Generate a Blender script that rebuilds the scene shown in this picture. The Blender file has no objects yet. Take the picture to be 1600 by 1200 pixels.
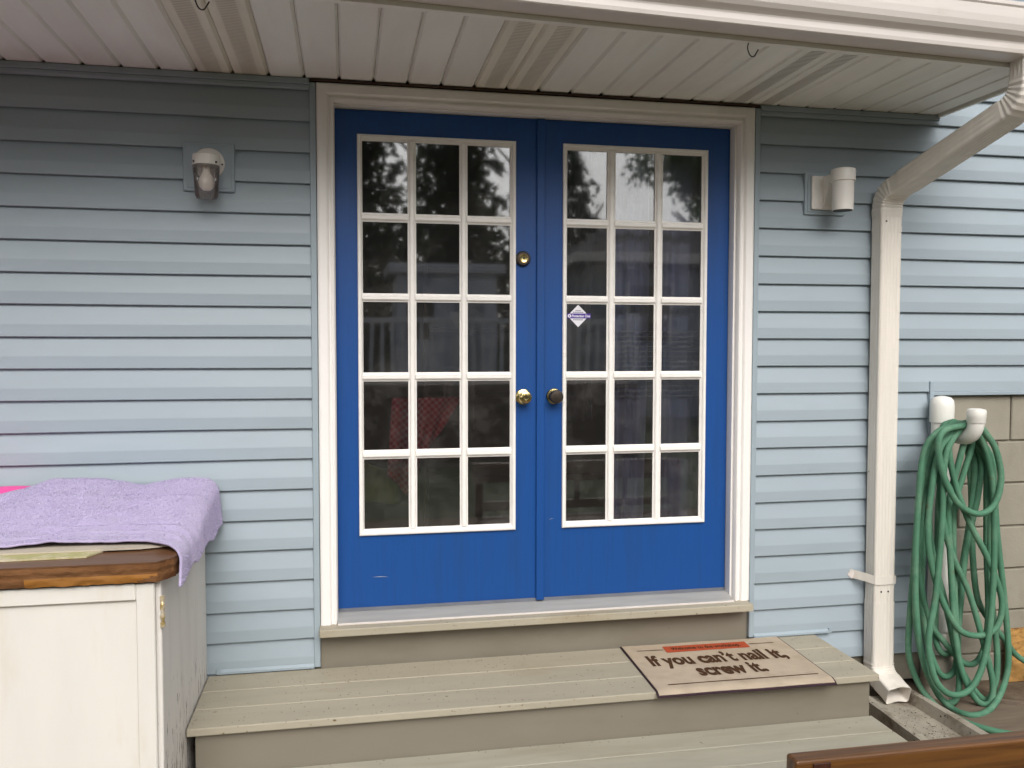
import bpy, bmesh, math, random
from mathutils import Vector, Matrix, noise
R_ = math.radians
rng = random.Random(7)
scene = bpy.context.scene
COL = scene.collection

# ------------------------------------------------------------------ camera, sky, sun, exposure
cam_d = bpy.data.cameras.new('camera'); cam = bpy.data.objects.new('camera', cam_d); COL.objects.link(cam)
yaw, pitch, roll, fpx = 0.1917, -0.0440, 0.0011, 1338.9
fwd = Vector((math.sin(yaw)*math.cos(pitch), math.cos(yaw)*math.cos(pitch), math.sin(pitch)))
rgt = Vector((math.cos(yaw), -math.sin(yaw), 0)); upv = rgt.cross(fwd)
r2 = rgt*math.cos(roll)+upv*math.sin(roll); u2 = -rgt*math.sin(roll)+upv*math.cos(roll)
mw = Matrix((r2, u2, -fwd)).transposed().to_4x4(); mw.translation = Vector((0.1054, -3.4982, 1.0816))
cam.matrix_world = mw
cam_d.sensor_width = 36; cam_d.lens = fpx/1600*36; cam_d.clip_start = .02; cam_d.clip_end = 2000
scene.camera = cam

SUN_EL, SUN_AZ = R_(39), R_(2)          # sun in front of the wall (towards -y), azimuth slightly from the right
world = bpy.data.worlds.new('World'); scene.world = world; world.use_nodes = True
wn = world.node_tree.nodes; wl = world.node_tree.links
for n in list(wn): wn.remove(n)
sky = wn.new('ShaderNodeTexSky'); sky.sky_type = 'NISHITA'; sky.sun_disc = False
sky.sun_elevation = SUN_EL; sky.sun_rotation = R_(180)-SUN_AZ
sky.air_density = 1.0; sky.dust_density = 3.0; sky.ozone_density = 1.0
hs = wn.new('ShaderNodeHueSaturation'); hs.inputs['Saturation'].default_value = .22   # overcast: the blue is veiled by cloud
bg = wn.new('ShaderNodeBackground'); bg.inputs['Strength'].default_value = .15
wo = wn.new('ShaderNodeOutputWorld')
wl.new(sky.outputs[0], hs.inputs['Color']); wl.new(hs.outputs[0], bg.inputs['Color']); wl.new(bg.outputs[0], wo.inputs[0])
sun_d = bpy.data.lights.new('sun', 'SUN'); sun = bpy.data.objects.new('sun', sun_d); COL.objects.link(sun)
sun_d.energy = 1.5; sun_d.angle = R_(46); sun_d.color = (1, .965, .92)
to_sun = Vector((math.sin(SUN_AZ)*math.cos(SUN_EL), -math.cos(SUN_AZ)*math.cos(SUN_EL), math.sin(SUN_EL)))
sun.rotation_euler = to_sun.to_track_quat('Z', 'Y').to_euler(); sun.location = to_sun*30
vs = scene.view_settings
vs.view_transform = 'Standard'; vs.look = 'None'; vs.exposure = 0.42; vs.gamma = 1; vs.use_curve_mapping = False
scene.cycles.max_bounces = 6; scene.cycles.diffuse_bounces = 3; scene.cycles.glossy_bounces = 3; scene.cycles.transmission_bounces = 3; scene.cycles.transparent_max_bounces = 10
scene.cycles.caustics_reflective = False; scene.cycles.caustics_refractive = False

# ------------------------------------------------------------------ materials
def lin(r, g, b):
    f = lambda c: (c/255/12.92) if c/255 <= .04045 else ((c/255+.055)/1.055)**2.4
    return (f(r), f(g), f(b))
def mat(name, col, rough=.55, var=.12, scale=6, stretch=(1, 1, 1), bump=0., bscale=80, bstretch=None, col2=None, c2scale=3, c2lo=.5, c2hi=.7,
        metallic=0., spec=.4, objrand=0., spots=None, spscale=60, splo=.70, sphi=.74, coat=0., sheen=0., c2stretch=None):
    m = bpy.data.materials.new(name); m.use_nodes = True
    N = m.node_tree.nodes; L = m.node_tree.links
    b = N['Principled BSDF']
    b.inputs['Roughness'].default_value = rough; b.inputs['Metallic'].default_value = metallic
    b.inputs['Specular IOR Level'].default_value = spec; b.inputs['Coat Weight'].default_value = coat
    b.inputs['Sheen Weight'].default_value = sheen
    tc = N.new('ShaderNodeTexCoord')
    def nz(sc, st, detail=4, rgh=.55):
        mp = N.new('ShaderNodeMapping'); mp.inputs['Scale'].default_value = st
        L.new(tc.outputs['Object'], mp.inputs[0])
        n = N.new('ShaderNodeTexNoise'); n.inputs['Scale'].default_value = sc; n.inputs['Detail'].default_value = detail; n.inputs['Roughness'].default_value = rgh
        L.new(mp.outputs[0], n.inputs[0]); return n
    def ramp(src, p0, c0, p1, c1):
        r = N.new('ShaderNodeValToRGB'); r.color_ramp.elements[0].position = p0; r.color_ramp.elements[1].position = p1
        r.color_ramp.elements[0].color = (*c0, 1) if len(c0) == 3 else c0; r.color_ramp.elements[1].color = (*c1, 1) if len(c1) == 3 else c1
        L.new(src, r.inputs[0]); return r
    def mix(fac, a, bb, mode='MIX'):
        x = N.new('ShaderNodeMix'); x.data_type = 'RGBA'; x.blend_type = mode
        if isinstance(fac, float): x.inputs[0].default_value = fac
        else: L.new(fac, x.inputs[0])
        if isinstance(a, tuple): x.inputs[6].default_value = (*a, 1)
        else: L.new(a, x.inputs[6])
        if isinstance(bb, tuple): x.inputs[7].default_value = (*bb, 1)
        else: L.new(bb, x.inputs[7])
        return x.outputs[2]
    n1 = nz(scale, stretch)
    lo = tuple(c*(1-var) for c in col); hi = tuple(min(1, c*(1+var)) for c in col)
    c = ramp(n1.outputs[0], .3, lo, .7, hi).outputs[0]
    if col2:
        n2 = nz(c2scale, c2stretch or stretch, 6, .65)
        f = ramp(n2.outputs[0], c2lo, (0, 0, 0), c2hi, (1, 1, 1)).outputs[0]
        c = mix(f, c, col2)
    if spots:
        n3 = nz(spscale, (1, 1, 1), 2, .5)
        f = ramp(n3.outputs[0], splo, (0, 0, 0), sphi, (1, 1, 1)).outputs[0]
        c = mix(f, c, spots)
    if objrand:
        oi = N.new('ShaderNodeObjectInfo')
        r = ramp(oi.outputs['Random'], 0, (1-objrand,)*3, 1, (1+objrand,)*3)
        c = mix(1.0, c, r.outputs[0], 'MULTIPLY')
    L.new(c, b.inputs['Base Color'])
    if bump:
        n4 = nz(bscale, bstretch or stretch, 3)
        bp = N.new('ShaderNodeBump'); bp.inputs['Strength'].default_value = bump; bp.inputs['Distance'].default_value = .004
        L.new(n4.outputs[0], bp.inputs['Height']); L.new(bp.outputs[0], b.inputs['Normal'])
    return m

M = {}
M['siding'] = mat('siding_vinyl', lin(157, 169, 177), .42, .035, 3, (.5, 1, 2), .05, 140, (4, 1, 40), objrand=.03, col2=lin(148, 161, 167), c2scale=1.6, c2lo=.55, c2hi=.9, spec=.35)
M['trim_blue'] = mat('trim_vinyl', lin(154, 167, 175), .4, .04, 5, spec=.35)
M['soffit'] = mat('soffit_vinyl', lin(240, 239, 231), .6, .05, 3, (3, .6, 1), col2=lin(222, 215, 206), c2scale=1.5, c2lo=.5, c2hi=.8, objrand=.03, spec=.3)
M['soffit_vent'] = mat('soffit_vented_vinyl', lin(232, 227, 212), .7, .08, 4, (3, .6, 1), col2=lin(218, 210, 190), c2scale=2, spec=.2)
M['slot'] = mat('vent_slot', (.26, .23, .19), .9, .1)
M['slot_pale'] = mat('stained_vent_slot', (.52, .475, .39), .9, .1)
M['dark'] = mat('dark_void', (.012, .011, .01), .95, .1)
M['gutter'] = mat('gutter_enamel', lin(216, 208, 202), .36, .04, 3, (.4, 2, 4), col2=lin(200, 190, 176), c2scale=2.5, c2lo=.55, c2hi=.85, c2stretch=(1.2, 3, 5), spec=.5)
M['downspout'] = mat('downspout_enamel', lin(224, 217, 207), .4, .05, 4, (6, 6, .6), col2=lin(192, 178, 152), c2scale=2.2, c2lo=.62, c2hi=.95, spots=lin(120, 96, 66), spscale=30, splo=.76, sphi=.82, c2stretch=(4, 4, .8))
M['white'] = mat('white_gloss_paint', lin(240, 236, 232), .38, .03, 7, (1, 1, .5), bump=.06, bscale=60, spec=.45, col2=lin(214, 206, 196), c2scale=5, c2lo=.6, c2hi=.95)
M['lite'] = mat('lite_frame_paint', lin(243, 239, 234), .45, .03, 20, bump=.12, bscale=120, spec=.4)
M['blue'] = mat('blue_door_paint', lin(21, 73, 140), .42, .045, 9, (9, 9, .5), bump=.05, bscale=60, bstretch=(9, 9, .35), spec=.38, col2=lin(26, 70, 128), c2scale=2.4)
M['alu'] = mat('threshold_aluminium', (.42, .41, .38), .5, .12, 10, (.3, 3, 1), metallic=.25)
M['sweep'] = mat('door_sweep_rubber', (.16, .17, .2), .6, .15)
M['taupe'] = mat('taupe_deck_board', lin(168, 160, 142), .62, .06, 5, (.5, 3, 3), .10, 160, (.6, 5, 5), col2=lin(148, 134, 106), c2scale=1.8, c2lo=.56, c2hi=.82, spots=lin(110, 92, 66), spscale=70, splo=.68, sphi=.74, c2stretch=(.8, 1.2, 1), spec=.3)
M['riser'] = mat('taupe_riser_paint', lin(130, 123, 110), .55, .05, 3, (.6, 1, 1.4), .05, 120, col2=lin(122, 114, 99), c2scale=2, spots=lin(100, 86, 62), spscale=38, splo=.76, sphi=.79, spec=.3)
M['deck'] = mat('green_grey_deck_board', lin(168, 163, 148), .6, .06, 6, (.5, 3, 3), .1, 160, (.6, 5, 5), col2=lin(154, 147, 128), c2scale=2, spots=lin(104, 92, 68), spscale=50, splo=.75, sphi=.78, spec=.3)
M['brass'] = mat('polished_brass', (.83, .66, .30), .16, .08, 30, metallic=1)
M['bronze'] = mat('aged_bronze', (.075, .060, .050), .38, .15, 30, metallic=.75)
M['black'] = mat('black_detail', (.015, .014, .013), .6, .1)
M['pvc'] = mat('white_pvc', lin(232, 229, 222), .35, .03, 8, col2=lin(200, 194, 180), c2scale=6, c2lo=.6, c2hi=.9, spec=.45)
M['fixture'] = mat('white_fixture_enamel', lin(226, 222, 216), .4, .03, 10, spec=.45)
M['fixture_grey'] = mat('light_fixture_backplate', lin(176, 172, 170), .5, .04, 10)
M['hose'] = mat('green_hose_rubber', lin(78, 124, 98), .68, .14, 11, bump=.08, bscale=200, col2=lin(112, 148, 122), c2scale=7, c2lo=.48, c2hi=.75, spots=lin(86, 92, 62), spscale=14, splo=.68, sphi=.8, spec=.35)
M['block'] = mat('painted_block', lin(150, 144, 130), .75, .07, 5, bump=.35, bscale=130, col2=lin(136, 130, 116), c2scale=3, spec=.2, objrand=.03)
M['mortar'] = mat('painted_mortar', lin(128, 122, 108), .85, .1, 20, bump=.3, bscale=120)
M['concrete'] = mat('weathered_concrete', lin(160, 152, 138), .9, .14, 10, bump=.5, bscale=110, col2=lin(112, 100, 84), c2scale=7, c2lo=.5, c2hi=.7, spots=lin(70, 60, 46), spscale=60, splo=.66, sphi=.72, spec=.2)
M['ground'] = mat('packed_earth', lin(118, 104, 88), .95, .2, 5, bump=.6, bscale=60, col2=lin(88, 76, 62), c2scale=3, c2lo=.45, c2hi=.65, spots=lin(150, 138, 120), spscale=70, splo=.68, sphi=.74, spec=.15)
M['lawn'] = mat('lawn_grass', (.045, .065, .024), .95, .3, 2, bump=.6, bscale=40, col2=(.055, .06, .03), c2scale=1)
M['osb'] = mat('oriented_strand_board', lin(176, 134, 78), .7, .30, 22, (1, 1, 2.2), .35, 60, col2=lin(106, 70, 34), c2scale=14, c2lo=.52, c2hi=.66, spec=.25)
M['lumber'] = mat('old_lumber', lin(112, 98, 84), .8, .18, 10, (.5, 4, 4), .3, 60)
M['cab'] = mat('cabinet_white_paint', lin(226, 222, 214), .55, .03, 4, (2, 2, .5), .06, 60, (6, 6, .6), col2=lin(216, 206, 190), c2scale=3, c2lo=.55, c2hi=.85, spec=.3)
M['cab_worn'] = mat('cabinet_worn_paint', lin(226, 221, 215), .65, .04, 4, (2, 2, .4), .2, 40, (8, 8, .6), col2=lin(212, 206, 200), c2scale=3, c2lo=.5, c2hi=.75, spots=None, c2stretch=(4, 4, .6))
def add_flakes(m):
    N = m.node_tree.nodes; L = m.node_tree.links; b = N['Principled BSDF']; src = b.inputs['Base Color'].links[0].from_socket
    tc = N.new('ShaderNodeTexCoord'); mp = N.new('ShaderNodeMapping'); mp.inputs['Scale'].default_value = (22, 22, 3.2); L.new(tc.outputs['Object'], mp.inputs[0])
    n = N.new('ShaderNodeTexNoise'); n.inputs['Scale'].default_value = 3.0; n.inputs['Detail'].default_value = 7; n.inputs['Roughness'].default_value = .7; L.new(mp.outputs[0], n.inputs[0])
    sx = N.new('ShaderNodeSeparateXYZ'); L.new(tc.outputs['Object'], sx.inputs[0])
    mr = N.new('ShaderNodeMapRange'); mr.inputs['From Min'].default_value = -.35; mr.inputs['From Max'].default_value = .12; mr.inputs['To Min'].default_value = .10; mr.inputs['To Max'].default_value = -.05
    L.new(sx.outputs[2], mr.inputs[0])      # the foot of the panel has flaked most
    ad = N.new('ShaderNodeMath'); L.new(n.outputs[0], ad.inputs[0]); L.new(mr.outputs[0], ad.inputs[1])
    r = N.new('ShaderNodeValToRGB'); r.color_ramp.elements[0].position = .62; r.color_ramp.elements[1].position = .655; L.new(ad.outputs[0], r.inputs[0])
    x = N.new('ShaderNodeMix'); x.data_type = 'RGBA'; L.new(r.outputs[0], x.inputs[0]); L.new(src, x.inputs[6]); x.inputs[7].default_value = (*lin(112, 98, 92), 1); L.new(x.outputs[2], b.inputs['Base Color'])
add_flakes(M['cab_worn'])
M['counter'] = mat('brown_laminate', lin(108, 76, 52), .35, .16, 7, (.5, 6, 6), .1, 60, (1, 8, 8), col2=lin(96, 62, 38), c2scale=6)
M['particle'] = mat('swollen_particle_board', lin(112, 76, 44), .9, .22, 26, (.5, 2, 2), .8, 60, col2=lin(104, 64, 32), c2scale=8, c2lo=.48, c2hi=.66, c2stretch=(.5, 3, 3))
M['orange_edge'] = mat('bare_edge_band', lin(148, 98, 38), .7, .15, 14, (.4, 3, 3), .3, 50)
M['towel'] = mat('lavender_terry', lin(186, 174, 208), .98, .05, 14, bump=.8, bscale=320, sheen=.35, spec=.1, col2=lin(178, 164, 202), c2scale=8, c2lo=.5, c2hi=.8)
M['pink'] = mat('pink_cloth', lin(240, 70, 160), .9, .10, 10, bump=.3, bscale=200, sheen=.2)
M['pink2'] = mat('light_pink_cloth', lin(250, 130, 196), .9, .10, 10, bump=.3, bscale=200, sheen=.2)
M['board'] = mat('water_stained_board', lin(206, 196, 172), .8, .07, 6, col2=lin(176, 170, 120), c2scale=6, c2lo=.5, c2hi=.6)
M['board2'] = mat('grey_backing_board', lin(186, 176, 160), .8, .1, 12, bump=.2)
M['bench'] = mat('stained_bench_wood', lin(102, 66, 30), .34, .30, 7, (.35, 9, 9), .12, 40, (.5, 10, 10), col2=lin(62, 34, 16), c2scale=5, c2lo=.48, c2hi=.66, c2stretch=(.3, 8, 8), spec=.5, coat=.15)
M['bench_dark'] = mat('dark_bench_wood', lin(64, 36, 26), .4, .25, 9, (9, 9, .5), spec=.4)
M['mat_tan'] = mat('doormat_tan_face', lin(184, 168, 148), .98, .07, 18, bump=.5, bscale=400, spec=.1, col2=lin(172, 155, 134), c2scale=8)
M['mat_edge'] = mat('doormat_dark_edge', lin(58, 44, 50), .9, .1, 20, spec=.15)
M['mat_ink'] = mat('doormat_brown_print', lin(78, 56, 40), .98, .12, 60, spec=.05, bump=.3, bscale=400)
M['mat_orange'] = mat('doormat_orange_print', lin(176, 84, 58), .98, .08, 40, spec=.05, bump=.3, bscale=400)
M['sticker'] = mat('sticker_white', lin(232, 230, 236), .4, .02)
M['purple'] = mat('sticker_purple', lin(84, 60, 150), .4, .05)
M['ink'] = mat('sticker_print', lin(60, 50, 90), .5, .05)
M['bulb'] = mat('frosted_bulb', lin(244, 236, 226), .3, .02)
M['wire'] = mat('dark_wire', (.03, .026, .022), .5, .1, metallic=.5)
M['hinge'] = mat('painted_brass_hinge', lin(200, 176, 120), .4, .2, 60, metallic=.5, col2=lin(226, 216, 196), c2scale=60, c2lo=.45, c2hi=.6)
M['room'] = mat('interior_paint', lin(104, 88, 74), .8, .08, 2)
M['room_floor'] = mat('interior_floor', lin(80, 60, 44), .5, .15, 3)
M['curtain'] = mat('sheer_blue_curtain', lin(158, 160, 196), .9, .08, 5, (6, 6, .5))
M['curtain2'] = mat('charcoal_curtain', lin(66, 66, 70), .9, .08, 5, (6, 6, .5))
M['blind'] = mat('window_blind', lin(170, 172, 180), .6, .04)
M['olive'] = mat('olive_bag_cloth', lin(150, 146, 84), .9, .15, 6)
M['furn'] = mat('dark_furniture', lin(70, 50, 38), .5, .2, 5)
M['grey_cloth'] = mat('grey_cloth', lin(120, 112, 108), .9, .2, 5)
M['bark'] = mat('tree_bark', (.055, .042, .032), .95, .3, 8, (4, 4, .6), .6, 20)
M['leaf'] = mat('broadleaf_foliage', (.09, .15, .045), .6, .35, 1.2, objrand=.1)
M['needle'] = mat('conifer_foliage', (.055, .085, .05), .7, .35, 1.0, objrand=.1)
M['shingle'] = mat('roof_shingle', (.06, .06, .065), .9, .25, 14, (1, 4, 4), .4, 40)
M['neighbour'] = mat('neighbour_siding', lin(160, 168, 182), .6, .05, 3)
M['shed'] = mat('pale_shed_paint', lin(196, 204, 222), .5, .04, 3)
M['fence'] = mat('white_railing_paint', lin(214, 218, 228), .5, .04, 3)
M['winglass'] = mat('dark_window', (.02, .022, .028), .08, .1, spec=.6)

def translucent(m, k=.5):
    N = m.node_tree.nodes; L = m.node_tree.links; b = N['Principled BSDF']; src = b.inputs['Base Color'].links[0].from_socket
    t = N.new('ShaderNodeBsdfTranslucent'); L.new(src, t.inputs[0]); x = N.new('ShaderNodeMixShader'); x.inputs[0].default_value = k
    L.new(b.outputs[0], x.inputs[1]); L.new(t.outputs[0], x.inputs[2]); L.new(x.outputs[0], N['Material Output'].inputs[0])
translucent(M['leaf']); translucent(M['needle'], .35)
# gingham: a real woven red and white check
def gingham():
    m = mat('red_gingham', lin(190, 40, 60), .9, .08, 6)
    N = m.node_tree.nodes; L = m.node_tree.links; b = N['Principled BSDF']
    tc = N.new('ShaderNodeTexCoord'); mp = N.new('ShaderNodeMapping'); mp.inputs['Rotation'].default_value = (0, R_(40), 0)
    L.new(tc.outputs['Object'], mp.inputs[0])
    sx = N.new('ShaderNodeSeparateXYZ'); L.new(mp.outputs[0], sx.inputs[0])
    vals = []
    for k in (0, 2):
        a = N.new('ShaderNodeMath'); a.operation = 'MULTIPLY'; a.inputs[1].default_value = 48; L.new(sx.outputs[k], a.inputs[0])
        f = N.new('ShaderNodeMath'); f.operation = 'FRACT'; L.new(a.outputs[0], f.inputs[0])
        g = N.new('ShaderNodeMath'); g.operation = 'GREATER_THAN'; g.inputs[1].default_value = .55; L.new(f.outputs[0], g.inputs[0]); vals.append(g)
    s = N.new('ShaderNodeMath'); s.operation = 'ADD'; L.new(vals[0].outputs[0], s.inputs[0]); L.new(vals[1].outputs[0], s.inputs[1])
    d = N.new('ShaderNodeMath'); d.operation = 'MULTIPLY'; d.inputs[1].default_value = .5; L.new(s.outputs[0], d.inputs[0])
    r = N.new('ShaderNodeValToRGB'); r.color_ramp.elements[0].color = (*lin(196, 36, 58), 1); r.color_ramp.elements[1].color = (*lin(220, 140, 146), 1)
    L.new(d.outputs[0], r.inputs[0]); L.new(r.outputs[0], b.inputs['Base Color']); return m
M['gingham'] = gingham()

def glass_pane():
    m = bpy.data.materials.new('window_glass'); m.use_nodes = True
    N = m.node_tree.nodes; L = m.node_tree.links
    N.remove(N['Principled BSDF'])
    fr = N.new('ShaderNodeFresnel'); fr.inputs[0].default_value = 2.15
    tr = N.new('ShaderNodeBsdfTransparent'); tr.inputs[0].default_value = (.96, .97, .97, 1)
    gl = N.new('ShaderNodeBsdfGlossy'); gl.inputs['Roughness'].default_value = .03
    # slight waviness of old glass; dust film also paints haze over dark reflections
    tc = N.new('ShaderNodeTexCoord'); nz = N.new('ShaderNodeTexNoise'); nz.inputs['Scale'].default_value = 3.5; nz.inputs['Detail'].default_value = 1
    L.new(tc.outputs['Object'], nz.inputs[0])
    bp = N.new('ShaderNodeBump'); bp.inputs['Strength'].default_value = .10; bp.inputs['Distance'].default_value = .004
    L.new(nz.outputs[0], bp.inputs['Height']); L.new(bp.outputs[0], gl.inputs['Normal'])
    mx = N.new('ShaderNodeMixShader'); L.new(fr.outputs[0], mx.inputs[0]); L.new(tr.outputs[0], mx.inputs[1]); L.new(gl.outputs[0], mx.inputs[2])
    df = N.new('ShaderNodeBsdfDiffuse'); df.inputs[0].default_value = (.5, .48, .45, 1)
    n2 = N.new('ShaderNodeTexNoise'); n2.inputs['Scale'].default_value = 9; n2.inputs['Detail'].default_value = 8; n2.inputs['Roughness'].default_value = .7
    L.new(tc.outputs['Object'], n2.inputs[0])
    r = N.new('ShaderNodeValToRGB'); r.color_ramp.elements[0].position = .45; r.color_ramp.elements[1].position = .85
    r.color_ramp.elements[0].color = (.020, .020, .020, 1); r.color_ramp.elements[1].color = (.11, .11, .11, 1)
    L.new(n2.outputs[0], r.inputs[0])
    m2 = N.new('ShaderNodeMixShader'); L.new(r.outputs[0], m2.inputs[0]); L.new(mx.outputs[0], m2.inputs[1]); L.new(df.outputs[0], m2.inputs[2])
    L.new(m2.outputs[0], N['Material Output'].inputs[0]); return m
M['glass'] = glass_pane()
def jar_glass():
    m = bpy.data.materials.new('ribbed_jar_glass'); m.use_nodes = True
    N = m.node_tree.nodes; L = m.node_tree.links; N.remove(N['Principled BSDF'])
    fr = N.new('ShaderNodeFresnel'); fr.inputs[0].default_value = 1.5
    tr = N.new('ShaderNodeBsdfTransparent'); tr.inputs[0].default_value = (.985, .97, .965, 1)
    gl = N.new('ShaderNodeBsdfGlossy'); gl.inputs['Roughness'].default_value = .08
    mx = N.new('ShaderNodeMixShader'); L.new(fr.outputs[0], mx.inputs[0]); L.new(tr.outputs[0], mx.inputs[1]); L.new(gl.outputs[0], mx.inputs[2])
    df = N.new('ShaderNodeBsdfDiffuse'); df.inputs[0].default_value = (.42, .35, .33, 1)
    m2 = N.new('ShaderNodeMixShader'); m2.inputs[0].default_value = .14
    L.new(mx.outputs[0], m2.inputs[1]); L.new(df.outputs[0], m2.inputs[2]); L.new(m2.outputs[0], N['Material Output'].inputs[0]); return m
M['jar'] = jar_glass()

# ------------------------------------------------------------------ helpers (all shapes in world coordinates)
def link(o, parent=None):
    COL.objects.link(o)
    if parent is not None:
        o.parent = parent
        if parent.type == 'EMPTY': o.location = -parent.location
    return o
def obj(name, verts, faces, m, parent=None, smooth=False, mats=None, fm=None):
    me = bpy.data.meshes.new(name); me.from_pydata([tuple(v) for v in verts], [], faces); me.update()
    bm = bmesh.new(); bm.from_mesh(me); bmesh.ops.recalc_face_normals(bm, faces=bm.faces); bm.to_mesh(me); bm.free()
    me.materials.append(M[m])
    for x in (mats or []): me.materials.append(M[x])
    if fm:
        for p, i in zip(me.polygons, fm): p.material_index = i
    if smooth: me.polygons.foreach_set('use_smooth', [True]*len(me.polygons))
    return link(bpy.data.objects.new(name, me), parent)
def obm(name, bm, m, parent=None, smooth=False):
    me = bpy.data.meshes.new(name); bmesh.ops.recalc_face_normals(bm, faces=bm.faces); bm.to_mesh(me); bm.free()
    me.materials.append(M[m])
    if smooth: me.polygons.foreach_set('use_smooth', [True]*len(me.polygons))
    return link(bpy.data.objects.new(name, me), parent)
def add_box(bm, x0, x1, y0, y1, z0, z1, bev=0., seg=1):
    vs_ = [bm.verts.new((x, y, z)) for x in (x0, x1) for y in (y0, y1) for z in (z0, z1)]
    F = [(0, 1, 3, 2), (4, 6, 7, 5), (0, 4, 5, 1), (2, 3, 7, 6), (0, 2, 6, 4), (1, 5, 7, 3)]
    fs = [bm.faces.new([vs_[i] for i in f]) for f in F]
    bmesh.ops.recalc_face_normals(bm, faces=fs)
    if bev:
        es = list({e for f in fs for e in f.edges})
        bmesh.ops.bevel(bm, geom=es, offset=bev, segments=seg, affect='EDGES', profile=.5)
def box(name, x0, x1, y0, y1, z0, z1, m, parent=None, bev=.002, seg=1):
    bm = bmesh.new(); add_box(bm, x0, x1, y0, y1, z0, z1, bev, seg); return obm(name, bm, m, parent)
def extrude(name, prof, frames, m, parent=None, smooth=False, cap=True):
    """prof: list of 2-D points (closed), frames: list of functions (a,b)->Vector"""
    n = len(prof); V = []; F = []
    for fr in frames: V += [fr(a, b) for a, b in prof]
    for k in range(len(frames)-1):
        for i in range(n):
            j = (i+1) % n; F.append((k*n+i, k*n+j, (k+1)*n+j, (k+1)*n+i))
    if cap: F.append(tuple(range(n))); F.append(tuple(range((len(frames)-1)*n, len(frames)*n)))
    return obj(name, V, F, m, parent, smooth)
def prism_x(name, prof, x0, x1, m, parent=None, nseg=1, wob=None):
    fr = []
    for k in range(nseg+1):
        x = x0+(x1-x0)*k/nseg
        dz = wob(x) if wob else 0
        fr.append(lambda a, b, x=x, dz=dz: Vector((x, a, b+dz)))
    return extrude(name, prof, fr, m, parent)
def tube(name, pts, r, m, parent=None, sides=8, cap=True, radii=None):
    pts = [Vector(p) for p in pts]; V = []; F = []; n = len(pts)
    t0 = (pts[1]-pts[0]).normalized(); up = Vector((0, 0, 1)) if abs(t0.z) < .9 else Vector((0, 1, 0))
    nrm = t0.cross(up).normalized()
    for i, p in enumerate(pts):
        t = (pts[min(i+1, n-1)]-pts[max(i-1, 0)]).normalized()
        nrm = (nrm-t*nrm.dot(t)).normalized(); bn = t.cross(nrm)
        rr = radii[i] if radii else r
        V += [p+(nrm*math.cos(2*math.pi*k/sides)+bn*math.sin(2*math.pi*k/sides))*rr for k in range(sides)]
    for i in range(n-1):
        for k in range(sides):
            a = i*sides+k; b = i*sides+(k+1) % sides; F.append((a, b, b+sides, a+sides))
    if cap: F.append(tuple(range(sides))); F.append(tuple(range((n-1)*sides, n*sides)))
    return obj(name, V, F, m, parent, True)
def lathe(name, prof, origin, axis, m, parent=None, sides=24, smooth=True, closed=False):
    """prof: (r, h) along axis"""
    ax = Vector(axis).normalized(); up = Vector((0, 0, 1)) if abs(ax.z) < .9 else Vector((0, 1, 0))
    a = ax.cross(up).normalized(); b = ax.cross(a); o = Vector(origin); V = []; F = []
    for r, h in prof:
        V += [o+ax*h+(a*math.cos(2*math.pi*k/sides)+b*math.sin(2*math.pi*k/sides))*max(r, 1e-5) for k in range(sides)]
    for i in range(len(prof)-1):
        for k in range(sides):
            p = i*sides+k; q = i*sides+(k+1) % sides; F.append((p, q, q+sides, p+sides))
    if not closed:
        if prof[0][0] > 1e-4: F.append(tuple(range(sides)))
        if prof[-1][0] > 1e-4: F.append(tuple(range((len(prof)-1)*sides, len(prof)*sides)))
    ob = obj(name, V, F, m, parent, smooth)
    if smooth:
        try: ob.data.set_sharp_from_angle(angle=R_(35))
        except Exception: pass
    return ob
def catmull(P, n=8, closed=False):
    P = [Vector(p) for p in P]; out = []; N = len(P)
    for i in range(N-1):
        p0 = P[max(i-1, 0)]; p1 = P[i]; p2 = P[i+1]; p3 = P[min(i+2, N-1)]
        for k in range(n):
            t = k/n
            out.append(.5*((2*p1)+(p2-p0)*t+(2*p0-5*p1+4*p2-p3)*t*t+(3*p1-p0-3*p2+p3)*t**3))
    out.append(P[-1]); return out
def thing(name, label, cat, loc=(0, 0, 0), group=None):
    o = bpy.data.objects.new(name, None); o.empty_display_size = .1; o.location = loc; COL.objects.link(o)
    o['label'] = label; o['category'] = cat
    if group: o['group'] = group
    return o
def tag(o, label, cat, group=None):
    o['label'] = label; o['category'] = cat
    if group: o['group'] = group
    return o
def struct(o, kind='structure'): o['kind'] = kind; return o
def text_mesh(name, body, size, m, parent, mtx, sx=1., offset=0., align='CENTER', shear=0., extrude_=0.):
    cu = bpy.data.curves.new(name, 'FONT'); cu.body = body; cu.size = size; cu.align_x = align; cu.offset = offset; cu.shear = shear; cu.extrude = extrude_
    cu.resolution_u = 3
    o = bpy.data.objects.new('tmp_text', cu); COL.objects.link(o)
    bpy.context.view_layer.update()
    dg = bpy.context.evaluated_depsgraph_get()
    me = bpy.data.meshes.new_from_object(o.evaluated_get(dg)); bpy.data.objects.remove(o); bpy.data.curves.remove(cu)
    me.name = name
    me.transform(mtx @ Matrix.Diagonal((sx, 1, 1, 1)))
    me.materials.clear(); me.materials.append(M[m])
    return link(bpy.data.objects.new(name, me), parent)

# ------------------------------------------------------------------ ground
GZ = -.50
def ground():
    V = []; F = []
    s = 400
    V = [(-s, -s, GZ), (s, -s, GZ), (s, s, GZ), (-s, s, GZ)]
    struct(obj('ground', V, [(0, 1, 2, 3)], 'ground'))
    struct(obj('lawn', [(-60, -60, GZ+.004), (60, -60, GZ+.004), (60, -4.2, GZ+.004), (-60, -4.2, GZ+.004)], [(0, 1, 2, 3)], 'lawn'))
ground()

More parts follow.
